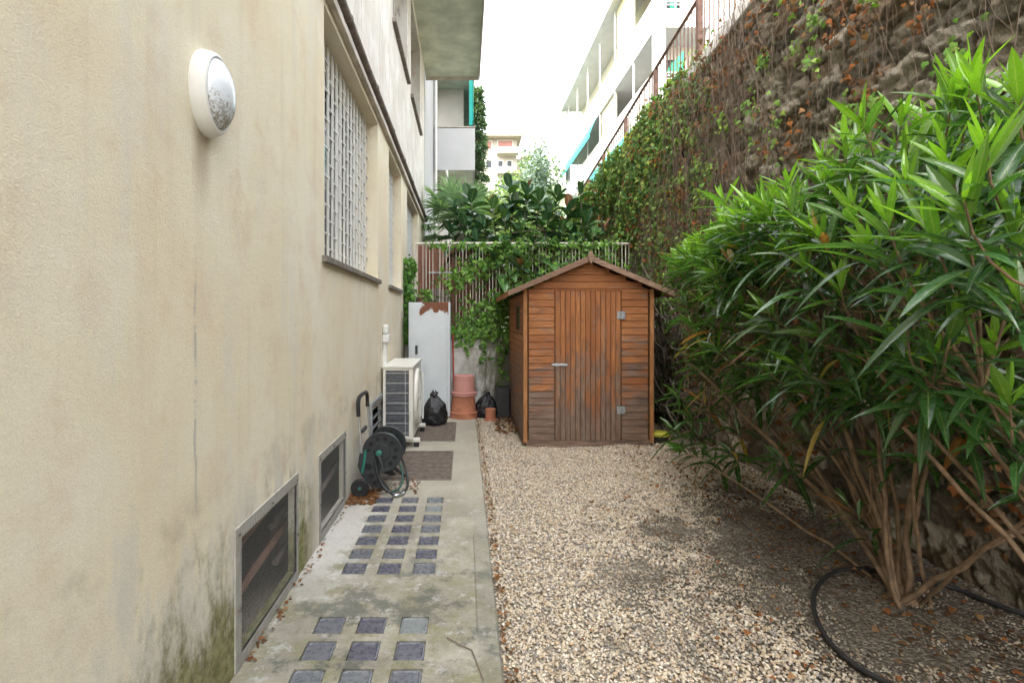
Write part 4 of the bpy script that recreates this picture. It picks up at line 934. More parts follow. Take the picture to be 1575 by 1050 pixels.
# dead leaves low on the wall at the right
for k in range(16):
    cy = 2.2+2.3*rng.random(); cz = .3+1.3*rng.random(); n = 16; q = np.stack([XR-.08-.12*rng.random(n), cy+rng.normal(0, .09, n), cz+rng.normal(0, .1, n)], 1); dead_P.append(q); dead_s.append(.03+.04*rng.random(n))
dP = np.vstack(dead_P); dsz = np.concatenate(dead_s)
ivy_obj('dry_leaves', iv, dP, np.tile([-1., -.3, .2], (len(dP), 1)), dsz, pickcol(DEAD, len(dP), .5), M['dead_leaf'])
# hanging stems
N = 690; y0 = np.concatenate([5.0+4.4*rng.random(N-130), 1.8+3.8*rng.random(130)]); L = .5+2.2*rng.random(N); z1 = Htop(y0)-.1-1.9*rng.random(N)**1.3*(rng.random(N) > .3); K = 12; s = np.linspace(0, 1, K)
L = np.minimum(L, z1-.1)
ph = rng.random((N, 1))*6.28; lean = rng.normal(0, .22, (N, 1))
px3 = XR-.05-.09*rng.random((N, 1))-.03*np.sin(s*7+ph); py3 = y0[:, None]+lean*s*L[:, None]+.035*np.sin(s*9+ph*2)+.02*np.sin(s*23+ph); pz3 = z1[:, None]-s*L[:, None]
V, F = tubes_np(np.stack([px3+0*py3, py3, pz3], -1), .0016+.0022*rng.random(N)**2, .0010, 4)
npmesh('dry_stems', V, F, M['twig'], iv)
# tangled roots and sticks beside the shed
N = 300; y0 = 5.9+3*rng.random(N); z1 = .1+1.6*rng.random(N); L = .3+.7*rng.random(N); an = rng.random((N, 1))*np.pi*2
px3 = XR-.10-.22*rng.random((N, 1))+.05*np.sin(s*5+an); py3 = y0[:, None]+np.cos(an)*s*L[:, None]+.05*np.sin(s*8+an); pz3 = np.maximum(z1[:, None]+np.sin(an)*s*L[:, None]*.8, 0)
V, F = tubes_np(np.stack([px3+0*py3, py3, pz3], -1), .006+.010*rng.random(N), .004, 5); npmesh('roots', V, F, M['grey_bark'], iv); reorigin(iv)

# creeper on the fence and left post
fc = thing('fence_creeper', 'bright green creeper climbing over the bar fence and hanging on the low wall', 'creeper', (.5, 8.15, 1.1))
segs_ = [((-.60, 2.60), (2.4, 2.62), .03, 420), ((.9, 2.55), (-.35, 2.05), .10, 420), ((.6, 2.45), (-.2, 1.95), .06, 160), ((1.1, 2.0), (.1, 1.45), .16, 650), ((.75, 1.6), (-.2, 1.2), .13, 800),
         ((-.12, 1.25), (.85, 1.2), .05, 420), ((.30, 1.1), (.27, .75), .03, 60), ((.55, 1.1), (.60, .4), .06, 190), ((-.1, 1.1), (.0, 1.0), .05, 60), ((1.0, 2.3), (2.4, 1.9), .35, 900), ((-.68, 1.9), (-.5, 1.75), .05, 60)]
P = []
for (a, b_, sp, n) in segs_:
    t_ = rng.random(n); P.append(np.stack([a[0]+(b_[0]-a[0])*t_+rng.normal(0, sp, n), 8.06+.12*rng.random(n), a[1]+(b_[1]-a[1])*t_+rng.normal(0, sp, n)], 1))
P = np.vstack(P); P = P[~((P[:, 2] < 1.16) & (P[:, 1] > 8.11))]; P = P[P[:, 2] > .1]; P = P[P[:, 0] > -.74]; P = P[rng.random(len(P)) < .76]
ivy_obj('leaves', fc, P, np.tile([0., -1., .4], (len(P), 1)), .038+.04*rng.random(len(P)), pickcol(np.array([(.09, .20, .03), (.13, .27, .045), (.06, .14, .025), (.18, .32, .06)]), len(P), .5), M['ivy_leaf'])
N = 60; a0 = P[rng.integers(0, len(P), N)]; a1 = a0+np.stack([rng.normal(0, .5, N), np.zeros(N), rng.normal(-.1, .25, N)], 1); mid = (a0+a1)/2+np.stack([np.zeros(N), np.zeros(N), rng.normal(0, .1, N)], 1)
u = np.linspace(0, 1, 8)[None, :, None]; V, F = tubes_np(a0[:, None]*(1-u)**2+2*mid[:, None]*u*(1-u)+a1[:, None]*u*u, np.full(N, .004), .002, 4); npmesh('stems', V, F, M['twig'], fc); reorigin(fc)
pc = thing('corner_creeper', 'green creeper hanging beside the fence post at the house corner', 'creeper', (-.86, 8.0, 1.0))
n = 900; t_ = rng.random(n); P = np.stack([-.865+.05*rng.normal(0, 1, n), 7.9+.2*rng.random(n), 2.35-1.25*t_+.04*rng.normal(0, 1, n)], 1); P[:, 0] = np.clip(P[:, 0]+.03*np.sin(P[:, 2]*9), -.93, -.76)
ivy_obj('leaves', pc, P, np.tile([.3, -1., .4], (n, 1)), .035+.04*rng.random(n), pickcol(np.array([(.07, .17, .025), (.10, .24, .035), (.05, .12, .02)]), n, .5), M['ivy_leaf'])
V, F = tubes_np(np.stack([np.stack([-.86+.02*np.sin(s*6+k_)+.01*k_, 8.0+0*s, 2.3-2.2*s], -1) for k_ in range(4)]), np.full(4, .006), .005, 5); npmesh('stems', V, F, M['twig'], pc); reorigin(pc)

# ================================================================== PLANTS BEYOND THE FENCE
def branchpath(a, b, sag=.15, K=7, seed=0):
    a, b = np.array(a, float), np.array(b, float); r = np.random.default_rng(seed); mid = (a+b)/2+r.normal(0, .06, 3)*np.linalg.norm(b-a)+np.array([0, 0, -sag*np.linalg.norm(b-a)*.3])
    u = np.linspace(0, 1, K)[:, None]; return a*(1-u)**2+2*mid*u*(1-u)+b*u*u
def rubber_plant():
    t = thing('rubber_plant', 'large rubber plant with dark glossy leaves above the fence', 'plant', (1.0, 9.0, 0))
    base = np.array([1.05, 9.0, 0.]); tips = []
    for (x_, y_, Z) in [(692, 352, 8.7), (700, 318, 8.9), (722, 300, 9.0), (742, 345, 8.6), (757, 312, 8.8), (784, 282, 8.9), (775, 330, 8.5), (800, 350, 8.3), (812, 292, 8.8), (830, 300, 8.7), (846, 322, 8.6), (858, 296, 9.0), (875, 318, 8.7), (893, 290, 9.1), (905, 335, 8.6), (915, 362, 8.5), (930, 348, 8.7), (820, 372, 8.2), (780, 378, 8.15), (760, 395, 8.1), (800, 405, 8.08), (850, 380, 8.2), (880, 375, 8.3), (735, 370, 8.4), (865, 350, 8.5), (715, 340, 8.6), (790, 312, 8.9), (838, 342, 8.5)]:
        tips.append(np.array(px(x_, y_, Z)))
    paths = []; P = []; D = []; Nn = []; L = []; W_ = []; C = []; dr = []
    for i, tp in enumerate(tips):
        tp = tp+np.array([0, 0, -.04])
        knot = base+np.array([(tp[0]-base[0])*.35, rng.normal(0, .15), .9+.8*rng.random()]); pa = branchpath(knot, tp, .35, 8, i); paths.append(pa)
        if i % 3 == 0: paths.append(branchpath(base+rng.normal(0, .06, 3)*[1, 1, 0], knot, 0, 8, i+50))
        ax = norm(pa[-1]-pa[-3]); n = rng.integers(9, 14)
        for k in range(n):
            f = k/n; q = pa[-1]-ax*(f*.42); a = k*2.4+i; u = norm(np.cross(ax, [0, .3, 1.])); v = np.cross(ax, u); rad = u*math.cos(a)+v*math.sin(a)
            el = .25+.95*min(1, f*1.6); d = norm(ax*(1-el*.75)+rad*el+np.array([0, 0, .12-.25*f])); P.append(q); D.append(d); Nn.append(norm(np.cross(np.cross(d, [0, 0, 1.]), d)+rng.normal(0, .25, 3)))
            L.append((.24+.12*min(1, f*2+.3))*(.85+.3*rng.random())); W_.append(L[-1]*.46); dr.append(.15+.3*f)
            if k == 0 and i % 4 == 0: C.append(np.array([.17, .075, .04]))
            else: C.append(np.array([(.03, .08, .04), (.04, .10, .04), (.06, .14, .04)][rng.integers(0, 3)])*(.8+.4*rng.random()))
    V, F, C_ = leaves(np.array(P), np.array(D), np.array(Nn), np.array(L), np.array(W_), np.array(dr), np.array(C), .22, 6, 'ellipse')
    npmesh('leaves', V, F, M['rubber_leaf'], t, C_, smooth=True)
    V, F = tubes_np(np.array(paths), np.full(len(paths), .016), .008, 6); npmesh('branches', V, F, M['grey_bark'], t, smooth=True); reorigin(t)
rubber_plant()
def palm(base, top, R_, nf, label, cols, seed, cut=1.0):
    r = np.random.default_rng(seed); t = thing('fan_palm', label, 'palm', tuple(base))
    P = []; D = []; Nn = []; L = []; W_ = []; C = []; paths = []
    top = np.array(top, float)
    for i in range(nf):
        az = i*2.4+r.random()*.4; el = R(-25+105*(i/nf)**.8); dirv = np.array([math.cos(az)*math.cos(el), math.sin(az)*math.cos(el), math.sin(el)])
        pl = R_*(.55+.25*r.random()); hub = top+dirv*pl+np.array([0, 0, -.05]); paths.append(np.array([top*(1-u)+hub*u+np.array([0, 0, .08*math.sin(u*3.14)]) for u in np.linspace(0, 1, 6)]))
        side = norm(np.cross(dirv, [0, 0, 1.]) if abs(dirv[2]) < .95 else np.array([1., 0, 0])); up = np.cross(side, dirv)
        for k in range(30):
            a = R(-115+230*k/29); d = norm(dirv*math.cos(a)+side*math.sin(a)+up*(.12)+np.array([0, 0, -.05])); P.append(hub); D.append(d); Nn.append(norm(up+r.normal(0, .15, 3))); L.append(R_*(.62-.18*abs(a)/2)*(.9+.2*r.random())); W_.append(.028*R_/.7)
            C.append(np.array(cols[r.integers(0, len(cols))])*(.8+.4*r.random()))
    N = len(P); V, F, C_ = leaves(np.array(P), np.array(D), np.array(Nn), np.array(L), np.array(W_), .12+.3*r.random(N), np.array(C), .35, 4, 'strip'); npmesh('fronds', V, F, M['palm_leaf'], t, C_)
    V, F = tubes_np(np.array(paths), np.full(len(paths), .014), .01, 5); npmesh('leaf_stalks', V, F, M['palm_leaf'], t, np.tile([.10, .17, .06, .5], (len(V), 1)))
    b = MB(); b.tube([(base[0]+(top[0]-base[0])*u, base[1]+(top[1]-base[1])*u, base[2]+(top[2]-base[2])*u) for u in np.linspace(0, 1, 14)], [.14+.02*(i % 2) for i in range(14)], 12); b.build('trunk', M['grey_bark'], t, smooth=True); reorigin(t)
palm((-.15, 11.6, 0), (-.15, 11.6, 3.55), .95, 26, 'blue-green fan palm in front of the white balcony', [(.20, .32, .20), (.26, .38, .24), (.14, .24, .14)], 1)
palm((.75, 15.0, 0), (.75, 15, 3.9), 1.05, 22, 'yellow-green fan palm behind the rubber plant, right of the blue-green palm', [(.20, .29, .08), (.26, .33, .10), (.14, .22, .06)], 2)
def cloud(n, c, rad, r, lumps=9):
    cs = np.array(c)+r.normal(0, .42, (lumps, 3))*np.array(rad); k = r.integers(0, lumps, n); d = norm(r.normal(0, 1, (n, 3)))
    return cs[k]+d*(r.random((n, 1))**.4)*np.array(rad)*.5
def tree(name, base, c, rad, n, size, cols, label, cat, seed, mat='tree_leaf', lumps=9, trunk=.1, prof='ellipse', group=None):
    r = np.random.default_rng(seed); t = thing(name, label, cat, tuple(base), group)
    P = cloud(n, c, rad, r, lumps); D = norm(r.normal(0, 1, (n, 3))+[0, 0, .2]); Nn = norm(r.normal(0, 1, (n, 3))+[0, 0, .8])
    L = size*(.7+.6*r.random(n)); C = np.array(cols)[r.integers(0, len(cols), n)]*(.7+.6*r.random((n, 1)))
    V, F, C_ = leaves(P, D, Nn, L, L*.5, .2*np.ones(n), C, .2, 3, prof); npmesh('crown', V, F, M[mat], t, C_)
    b = MB(); b.tube([base, ((base[0]+c[0])/2+.1*trunk, (base[1]+c[1])/2, (base[2]+c[2])/2), c], [trunk, trunk*.8, trunk*.3], 8)
    for k in range(7): e = np.array(c)+r.normal(0, .4, 3)*np.array(rad); m_ = (np.array(base)+2*np.array(c))/3; b.tube([tuple(m_), tuple((m_+e)/2+[0, 0, .05]), tuple(e)], [trunk*.45, trunk*.3, trunk*.12], 5)
    b.build('trunk', M['grey_bark'], t, smooth=True); reorigin(t)
GR1 = [(.07, .15, .03), (.11, .22, .04), (.05, .11, .025)]; GR2 = [(.20, .30, .08), (.28, .34, .12), (.12, .2, .05)]; GR3 = [(.10, .15, .09), (.16, .2, .12), (.07, .11, .07)]
tree('shrub', (.95, 9.3, 0), (.95, 9.3, 1.7), (.8, .4, 1.3), 4200, .075, GR1+GR2[:1], 'leafy shrub behind the fence, left of the shed roof peak', 'shrub', 3, lumps=16, trunk=.03)
tree('shrub', (2.15, 9.6, 0), (2.15, 9.6, 1.7), (.8, .5, 1.4), 4200, .075, GR1, 'leafy shrub behind the fence, right of the shed roof peak', 'shrub', 4, lumps=16, trunk=.03)
tree('shrub', (2.9, 11.5, 0), (2.1, 11.5, 2.9), (1.1, .9, 1.3), 5200, .09, GR1+GR2, 'tall shrub at the foot of the ivy wall behind the rubber plant', 'shrub', 5, lumps=14, trunk=.04)
tree('shrub', (1.3, 13.5, 0), (1.35, 13.5, 2.6), (1.5, 1.0, 1.0), 5200, .11, GR2, 'pale yellow-green shrub between the palms and the ivy wall', 'shrub', 6, lumps=14, trunk=.04)
tree('bush_tree', (4.0, 34, 4.0), (4.0, 34, 9.0), (2.2, 2, 2.6), 5000, .26, GR3+GR2[2:], 'olive green tree beyond the rubber plant at the end of the white building', 'tree', 8, lumps=12, trunk=.15)
tree('bush_tree', (4.15, 30, 3), (4.15, 30, 8.2), (1.2, 1, 2.4), 2600, .20, [(.12, .17, .16), (.17, .22, .2)], 'slim bluish tree right of the far cream house', 'tree', 9, lumps=9, trunk=.1)
def conifer(base, h, rad, label):
    r = np.random.default_rng(12); t = thing('conifer', label, 'conifer', base); P = []; D = []
    bx, by, bz = base
    for k in range(46):
        f = k/46; zz = bz+h*(.22+.78*f); rr = rad*(1-f)**.75*(.75+.5*r.random())+.1; 
        for j in range(9):
            a = r.random()*6.28; e = np.array([math.cos(a), math.sin(a), -.18+.2*r.random()])
            for q in np.linspace(.2, 1, 9): 
                for w_ in range(3): P.append(np.array([bx, by, zz])+e*rr*q+r.normal(0, .05, 3)); D.append(e+r.normal(0, .5, 3))
    P = np.array(P); D = np.array(D); n = len(P); L = .18+.14*r.random(n)
    V, F, C_ = leaves(P, D, norm(r.normal(0, .5, (n, 3))+[0, 0, 1]), L, L*.28, .2*np.ones(n), np.array([(.08, .14, .08), (.11, .18, .10), (.06, .10, .06)])[r.integers(0, 3, n)], .2, 2, 'lance'); npmesh('crown', V, F, M['tree_leaf'], t, C_)
    b = MB(); b.tube([base, (bx, by, bz+h*.5), (bx, by, bz+h)], [.16, .1, .02], 8); b.build('trunk', M['grey_bark'], t); reorigin(t)
conifer((.55, 24, 1.0), 11.2, .5, 'dark green conifer rising beside the white balcony block')

# ================================================================== SECOND BUILDING ON THE LEFT
b2 = thing('white_building', 'pale neighbouring house with box balconies behind the fence', 'building', (-3, 18, 0))
def pbox(name, mat, par, *a, bevel=0): b = MB(); b.box(*a); return b.build(name, mat, par, bevel=bevel)
pbox('wall', M['render_white'], b2, -8, XW-.0, 16.0, 24, -.1, 13)
pbox('wall', M['render_white'], b2, -8, XW-.03, 12.6, 15.998, -.1, 12.5)
bal = pbox('balcony', M['soffit'], b2, XW+.002, .30, 16.0, 22, 6.05, 6.2)
pbox('parapet', M['render_white'], bal, XW+.003, .31, 15.95, 15.999, 6.0, 7.29); pbox('parapet', M['render_white'], bal, .26, .31, 16.0, 22, 6.0, 7.31)
pbox('coping', M['slab_edge'], bal, XW+.003, .32, 15.93, 16.03, 7.312, 7.335)
pbox('balcony', M['soffit'], b2, XW+.002, .30, 16.0, 22, 8.9, 9.05)
pbox('back_wall', M['render_warm'], b2, XW+.002, -.04, 16.9, 17.5, 6.21, 8.89)
pbox('ground_floor_wall', M['render_warm'], b2, XW+.002, -.2, 17.5, 18, -.1, 6.04)
pbox('awning', M['teal'], b2, .13, .23, 15.9, 15.93, 7.36, 8.95); pbox('awning', M['teal'], b2, .24, .26, 15.9, 21.5, 7.5, 8.88)
for xa, yy, zz in ((-.55, 15.9, 5.98), (XW+.06, 15.88, 12)): b = MB(); b.tube([(xa, yy, -.1), (xa, yy, zz)], .04, 8); b.build('downpipe', M['white_paint'], b2)
reorigin(b2)

# ================================================================== WHITE BUILDING UP ON THE RIGHT
b3 = thing('white_building', 'long white balconied building above the stone wall with teal awnings', 'building', (12, 30, 3))
BX, B0, B1 = 8.0, 21.8, 41.3
pbox('back_wall', M['render_warm'], b3, BX+1.3, 22, B0+1.6, B1, 2.5, 18.0)
levels = [4.35, 7.45, 10.55, 13.65]
for i, zf in enumerate(levels):
    bl = pbox('balcony', M['render_white'], b3, BX+.0, 22, B0, B1, zf, zf+.28)
    pbox('parapet', M['render_white'], bl, BX-.02, BX+.10, B0, B1, zf+.002+.28, zf+1.25)
    pbox('handrail', M['white_paint'], bl, BX+.0, BX+.06, B0+.4, B1, zf+1.36, zf+1.40)
    pbox('end_parapet', M['render_white'], bl, BX+.42, 13, B0, B0+.1, zf+.283, zf+.78)
    hr_ = MB()
    for q in (.95, 1.08, 1.2): hr_.box(BX+.42, 13, B0+.02, B0+.05, zf+q, zf+q+.035)
    for q in range(12): hr_.box(BX+.42+q*.4, BX+.45+q*.4, B0+.02, B0+.05, zf+.78, zf+1.2)
    hr_.build('end_rail', M['white_paint'], bl)
pbox('roof', M['render_white'], b3, BX-.35, 22, B0-.3, B1+.3, 17.95, 18.25)
for yy in np.arange(B0+3.0, B1, 3.1): pbox('column', M['white_paint'], b3, BX+.03, BX+.09, yy, yy+.06, 2.5, 17.949)
pbox('pillar', M['render_white'], b3, BX-.03, BX+.40, B0-.05, B0+.35, 2.5, 17.948); pbox('pillar', M['render_white'], b3, BX+2.2, BX+2.6, B0-.02, B0+.35, 2.5, 17.948)
pbox('pillar', M['render_white'], b3, BX-.03, BX+.3, B1-.3, B1+.02, 2.5, 17.948)
def awn(y0, y1, zt, mat=None):
    b = MB(); b.add([(BX-.05, y0, zt), (BX-.05, y1, zt), (BX-.45, y1, zt-.95), (BX-.45, y0, zt-.95), (BX-.45, y1, zt-1.2), (BX-.45, y0, zt-1.2), (BX-.04, y0, zt+.03), (BX-.04, y1, zt+.03), (BX-.47, y1, zt-.93), (BX-.47, y0, zt-.93), (BX-.47, y1, zt-1.2), (BX-.47, y0, zt-1.2)],
          [(0, 1, 2, 3), (3, 2, 4, 5), (6, 9, 8, 7), (9, 11, 10, 8), (0, 6, 7, 1), (5, 4, 10, 11), (0, 3, 9, 6), (1, 7, 8, 2), (3, 5, 11, 9), (2, 8, 10, 4)]); b.build('awning', mat or M['teal'], b3)
for zf in levels:
    for yy in np.arange(B0+1.9, B1-2, 3.1):
        gd = pbox('glass_door', M['white_paint'], b3, BX+1.25, BX+1.299, yy, yy+1.9, zf+.29, zf+2.45)
        for k_ in range(2): pbox('pane', M['pale_pane'], gd, BX+1.235, BX+1.249, yy+.08+k_*.92, yy+.90+k_*.92, zf+.40, zf+2.36)
awn(31.5, 35.9, 13.6); awn(36.0, 41.0, 13.6); awn(24.5, 28.6, 10.5); awn(28.7, 33, 10.5)
pbox('blind', M['trellis'], b3, BX+.14, BX+.16, 27.9, 30.9, 10.55+1.26, 13.6); pbox('blind', M['trellis'], b3, BX+.14, BX+.16, 24.9, 27.8, 15.0, 17.9)
for zf in (7.45, 10.55, 13.65):
    pbox('window', M['glass'], b3, BX+.9, BX+1.65, B0+1.55, B0+1.59, zf+.3, zf+2.5)
    b = MB(); b.prism([(BX+.45, zf+1.3), (BX+1.35, zf+2.35), (BX+1.35, zf+1.3)], 'y', B0+.3, B0+.33); b.build('sunshade', M['green_cloth'], b3)
    pbox('shutter', M['green_cloth'], b3, BX+1.2, BX+1.5, B0+1.50, B0+1.54, zf+.3, zf+2.4)
reorigin(b3)

# ================================================================== FAR HOUSE ON THE HILL
hl = MB(); 
nx, ny = 50, 50; X, Y = np.meshgrid(np.linspace(-120, 160, nx), np.linspace(26, 260, ny)); Z = np.clip((Y-26)/74, 0, 1.4)**1.1*25+(fbm(X*.05, Y*.05, 61)-.5)*4-1
V = np.stack([X, Y, Z], -1).reshape(-1, 3); I = np.arange(nx*ny).reshape(ny, nx); F = np.stack([I[:-1, :-1], I[:-1, 1:], I[1:, 1:], I[1:, :-1]], -1).reshape(-1, 4)
tag(npmesh('hill', V, F, M['hill'], smooth=True), kind='structure')
fh = thing('far_house', 'distant cream house with red shutters on the hill', 'building', (7, 100, 22))
def f(x_, y_): q = px(x_, y_, 100); return q.x, q.z
X0, ZT_ = f(733, 213); X1, _ = f(795, 213); _, zm = f(0, 245); _, zl = f(0, 300)
pbox('wall', M['far_cream'], fh, X0, X1, 100, 112, zl-8, ZT_)
pbox('wing', M['far_cream'], fh, X1+.002, f(812, 0)[0], 101.5, 112, zl-8, f(0, 241)[1])
pbox('roof', M['tile_roof'], fh, X0-.7, X1+.9, 98.4, 113, ZT_+.002, ZT_+.35); pbox('wing_roof', M['tile_roof'], fh, X1+.91, f(816, 0)[0], 100.5, 113, f(0, 241)[1]+.002, f(0, 241)[1]+.5)
pbox('chimney', M['slab_edge'], fh, f(737, 0)[0], f(746, 0)[0], 102, 103, ZT_+.46, f(0, 200)[1])
def fwin(xa, xb, ya_, yb_, mat):
    a, zt = f(xa, ya_); b_, zb_ = f(xb, yb_); o = pbox('window', M['white_paint'], fh, a-.15, b_+.15, 99.93, 99.998, zb_-.15, zt+.15); pbox('shutter' if mat is M['shutter'] else 'pane', mat, o, a, b_, 99.88, 99.928, zb_, zt)
fwin(748, 756, 218, 230, M['shutter']); fwin(766, 788, 217, 229, M['shutter']); fwin(748, 756, 247, 258, M['glass']); fwin(766, 773, 248, 256, M['glass']); fwin(780, 787, 248, 256, M['glass'])
a, zt = f(764, 231); b_, zb_ = f(797, 238)
bl = pbox('balcony', M['far_cream'], fh, a, b_, 98.2, 99.87, zb_-.2, zb_); pbox('balustrade', M['white_paint'], bl, a, b_, 98.2, 98.3, zb_+.002, zt); 
bl = pbox('balcony', M['far_cream'], fh, a, b_, 98.2, 99.87, f(0, 268)[1]-.3, f(0, 268)[1]); reorigin(fh)
for i, (x_, y_, Z, s_) in enumerate([(722, 285, 90, 3.0), (770, 285, 85, 2.6), (800, 275, 92, 3.0), (818, 280, 80, 2.6), (832, 288, 85, 3.0), (752, 290, 80, 2.6)]):
    q = px(x_, y_, Z); lb = ['tree below the left corner of the far house', 'small tree under the balcony of the far house', 'tree under the lower wing of the far house', 'tree on the hill just right of the far house', 'hill tree farthest to the right, next to the white building', 'small tree on the hill below the red shutters'][i]
    tree('hill_tree', (q.x, q.y, q.z-9), (q.x, q.y, q.z-4.4), (s_*1.1, s_, s_*1.2), 1500, .55, GR3, 'pale '+lb, 'tree', 20+i, lumps=8, trunk=.2, group='trees on the hill')

# ================================================================== OLEANDER
ol = thing('oleander', 'large oleander bush with long glossy leaves against the stone wall', 'bush', (2.30, 2.72, 0))
def oleander():
    base = np.array([2.30, 2.72, -.03]); r = np.random.default_rng(77)
    mains = []
    targets = [px(1150, 545, 3.7), px(1085, 712, 4.25), px(1258, 610, 3.3), px(1200, 520, 3.6), px(1300, 560, 3.0), px(1240, 470, 3.1), px(1345, 520, 2.8), px(1330, 430, 2.9), px(1430, 560, 2.35), px(1440, 420, 2.5), px(1180, 620, 4.0), px(1130, 600, 4.3),
               Vector((2.55, 1.9, 1.0)), Vector((2.2, 1.6, 1.15)), Vector((2.4, 3.5, 1.3)), Vector((2.2, 4.2, 1.2)), Vector((1.95, 4.6, 1.1)), Vector((2.5, 2.6, 1.5))]
    second = [px(1389, 656, 2.2), px(1444, 590, 2.0), px(1400, 480, 2.1), px(1510, 600, 1.85), px(1340, 560, 2.35), Vector((2.5, 2.1, 1.4)), Vector((1.9, 1.3, 1.4))]
    nfirst = len(targets); targets = targets+second; base2 = np.array([2.42, 1.72, -.02])
    for i, t_ in enumerate(targets):
        t_ = np.array(t_); t_[0] = min(t_[0], 2.6); st_ = (base if i < nfirst else base2)+np.array([r.normal(0, .05), r.normal(0, .06), 0]); ctrl = st_*.6+t_*.4+np.array([r.normal(0, .05), r.normal(0, .05), (.03 if t_[2] > .6 else .0)])
        u = np.linspace(0, 1, 10)[:, None]; pa = st_*(1-u)**2+2*ctrl*u*(1-u)+t_*u*u; pa[1:-1] += r.normal(0, .008, (8, 3)); mains.append(pa)
    mains = np.array(mains); r0 = .009+.009*r.random(len(mains)); r0[1] = .011; r0[nfirst:] *= .8
    V1, F1 = tubes_np(mains, r0, r0*.6, 8)
    # shoot tips
    tips = []
    for k in range(160):      # top layer
        y_ = 1.15+4.1*r.random(); xl = 1.54+.24*max(0, y_-3); x_ = xl+(2.68-xl)*r.random()**1.25; z_ = 2.08+.20*r.random()+.16*max(0,(2.4-y_))*r.random()-.16*(x_ < xl+.2)*r.random()-.07*max(0, y_-3.2)
        tips.append((x_, y_, z_, 1))
    for k in range(78):      # left flank
        y_ = 1.5+3.8*r.random(); xl = 1.50+.26*max(0, y_-3)+(.08 if y_ < 2 else 0); z_ = .95+1.05*r.random()**.75; x_ = xl+.35*r.random()+.42*max(0, 1.35-z_)+(.25 if y_ < 2.3 else 0)
        tips.append((min(x_, 2.6), y_, z_, .45))
    for k in range(42):     # inside
        y_ = 1.5+3.5*r.random(); x_ = 1.9+.75*r.random(); z_ = 1.0+.9*r.random(); tips.append((x_, y_, z_, .2))
    for (a, b_, Z) in [(1040, 690, 4.5), (1065, 660, 4.6), (1030, 655, 4.7), (1090, 700, 4.4), (1055, 630, 4.6), (1110, 640, 4.4), (1300, 770, 3.0), (1345, 700, 2.8), (1120, 690, 4.3), (1075, 610, 4.6), (1035, 600, 4.7), (1240, 560, 3.0), (1300, 620, 2.7), (1490, 640, 2.3), (1440, 700, 2.4), (1230, 660, 3.3), (1140, 580, 4.0), (1190, 700, 3.7), (1340, 590, 2.4), (1400, 600, 2.2)]:
        q = px(a, b_, Z); tips.append((q[0], q[1], q[2], .3))
    for (a, b_, Z) in [(1480, 300, 1.3), (1515, 215, 1.3), (1560, 330, 1.35), (1425, 340, 1.5), (1390, 270, 1.75), (1560, 440, 1.4), (1480, 470, 1.6), (1400, 450, 1.8), (1550, 600, 1.7), (1310, 310, 2.0), (1450, 230, 1.6), (1570, 130, 1.35), (1340, 380, 1.9), (1500, 380, 1.7), (1440, 540, 1.9), (1360, 330, 1.7), (1250, 350, 2.3), (1290, 430, 2.2), (1530, 520, 1.8), (1380, 520, 2.0)]:
        q = px(a, b_, Z); tips.append((q[0], q[1], q[2], .7))
    tips = np.array(tips); ends = mains[:, -1]; paths = []; P = []; D = []; Nn = []; L = []; W_ = []; dr = []; C = []
    for (x_, y_, z_, br) in tips:
        tp = np.array([x_, y_, z_]); d_ = np.linalg.norm((ends-tp)*[1, 1, .6], axis=1); i = int(np.argmin(d_+.25*r.random(len(d_)))); s_ = mains[i][-1 if z_ > .8 else -2]
        out = norm(np.array([x_-2.25, (y_-2.7)*.45, 0])+1e-6); upv = norm(np.array([0, 0, 1.])*(1.1 if br > .4 else .5)+out*(.55 if br > .6 else .9)+r.normal(0, .22, 3))
        c1 = tp-upv*.38; u = np.linspace(0, 1, 10)[:, None]; c0 = s_+(c1-s_)*.45+[0, 0, .1]
        pa = s_*(1-u)**3+3*c0*u*(1-u)**2+3*c1*u*u*(1-u)+tp*u**3; paths.append(pa)
        ax = upv; nw = r.integers(6, 10) if br > .6 else r.integers(5, 8); a0 = r.random()*6.28
        u_ = norm(np.cross(ax, [.3, .2, 1.])); v_ = np.cross(ax, u_); dist = 0
        for k in range(nw):
            f_ = k/(nw-1); dist += .024+.032*f_; tt = 1-dist/.75; 
            if tt < .3: break
            q = (pa[-1]*(1)-ax*dist) if dist < .33 else np.array([np.interp(tt, np.linspace(0, 1, 10), pa[:, j]) for j in range(3)])
            for j in range(3):
                if f_ > .6 and r.random() < .2: continue
                a = a0+k*1.05+j*2.094+r.normal(0, .15); rad = u_*math.cos(a)+v_*math.sin(a); el = .36+.80*f_+r.normal(0, .2)
                d = norm(ax*math.cos(el*1.25)+rad*math.sin(min(el*1.25, 2.0))); P.append(q); D.append(d); Nn.append(norm(ax*.9+np.array([0, 0, .5])-rad*.35+r.normal(0, .30, 3)))
                LL = (.125+.10*min(1, f_*2.5))*(.6+.75*r.random()); L.append(LL); W_.append(LL*(.12+.045*r.random())); dr.append((.04+.34*f_**1.3)*(.6+.9*r.random())+(.25 if br < .5 else 0)*r.random())
                young = np.clip(1-f_*1.9, 0, 1)*(.95 if br > .6 else .45 if br > .4 else .25); g0 = np.array([.030, .086, .024])*(.6+1.0*r.random()); g1 = np.array([.20, .40, .032])*(.8+.4*r.random())
                c = g0*(1-young)+g1*young
                if br > .6: c = c*1.05
                if br < .9 and y_ > 2.0 and r.random() < .04: c = np.array([.36, .26, .05]) if r.random() < .6 else np.array([.30, .13, .05])
                C.append(c)
    V2, F2 = tubes_np(np.array(paths), np.full(len(paths), .0065), .0028, 5)
    npmesh('branches', np.vstack([V1, V2]), np.vstack([F1, F2+len(V1)]), M['bark'], ol, smooth=True)
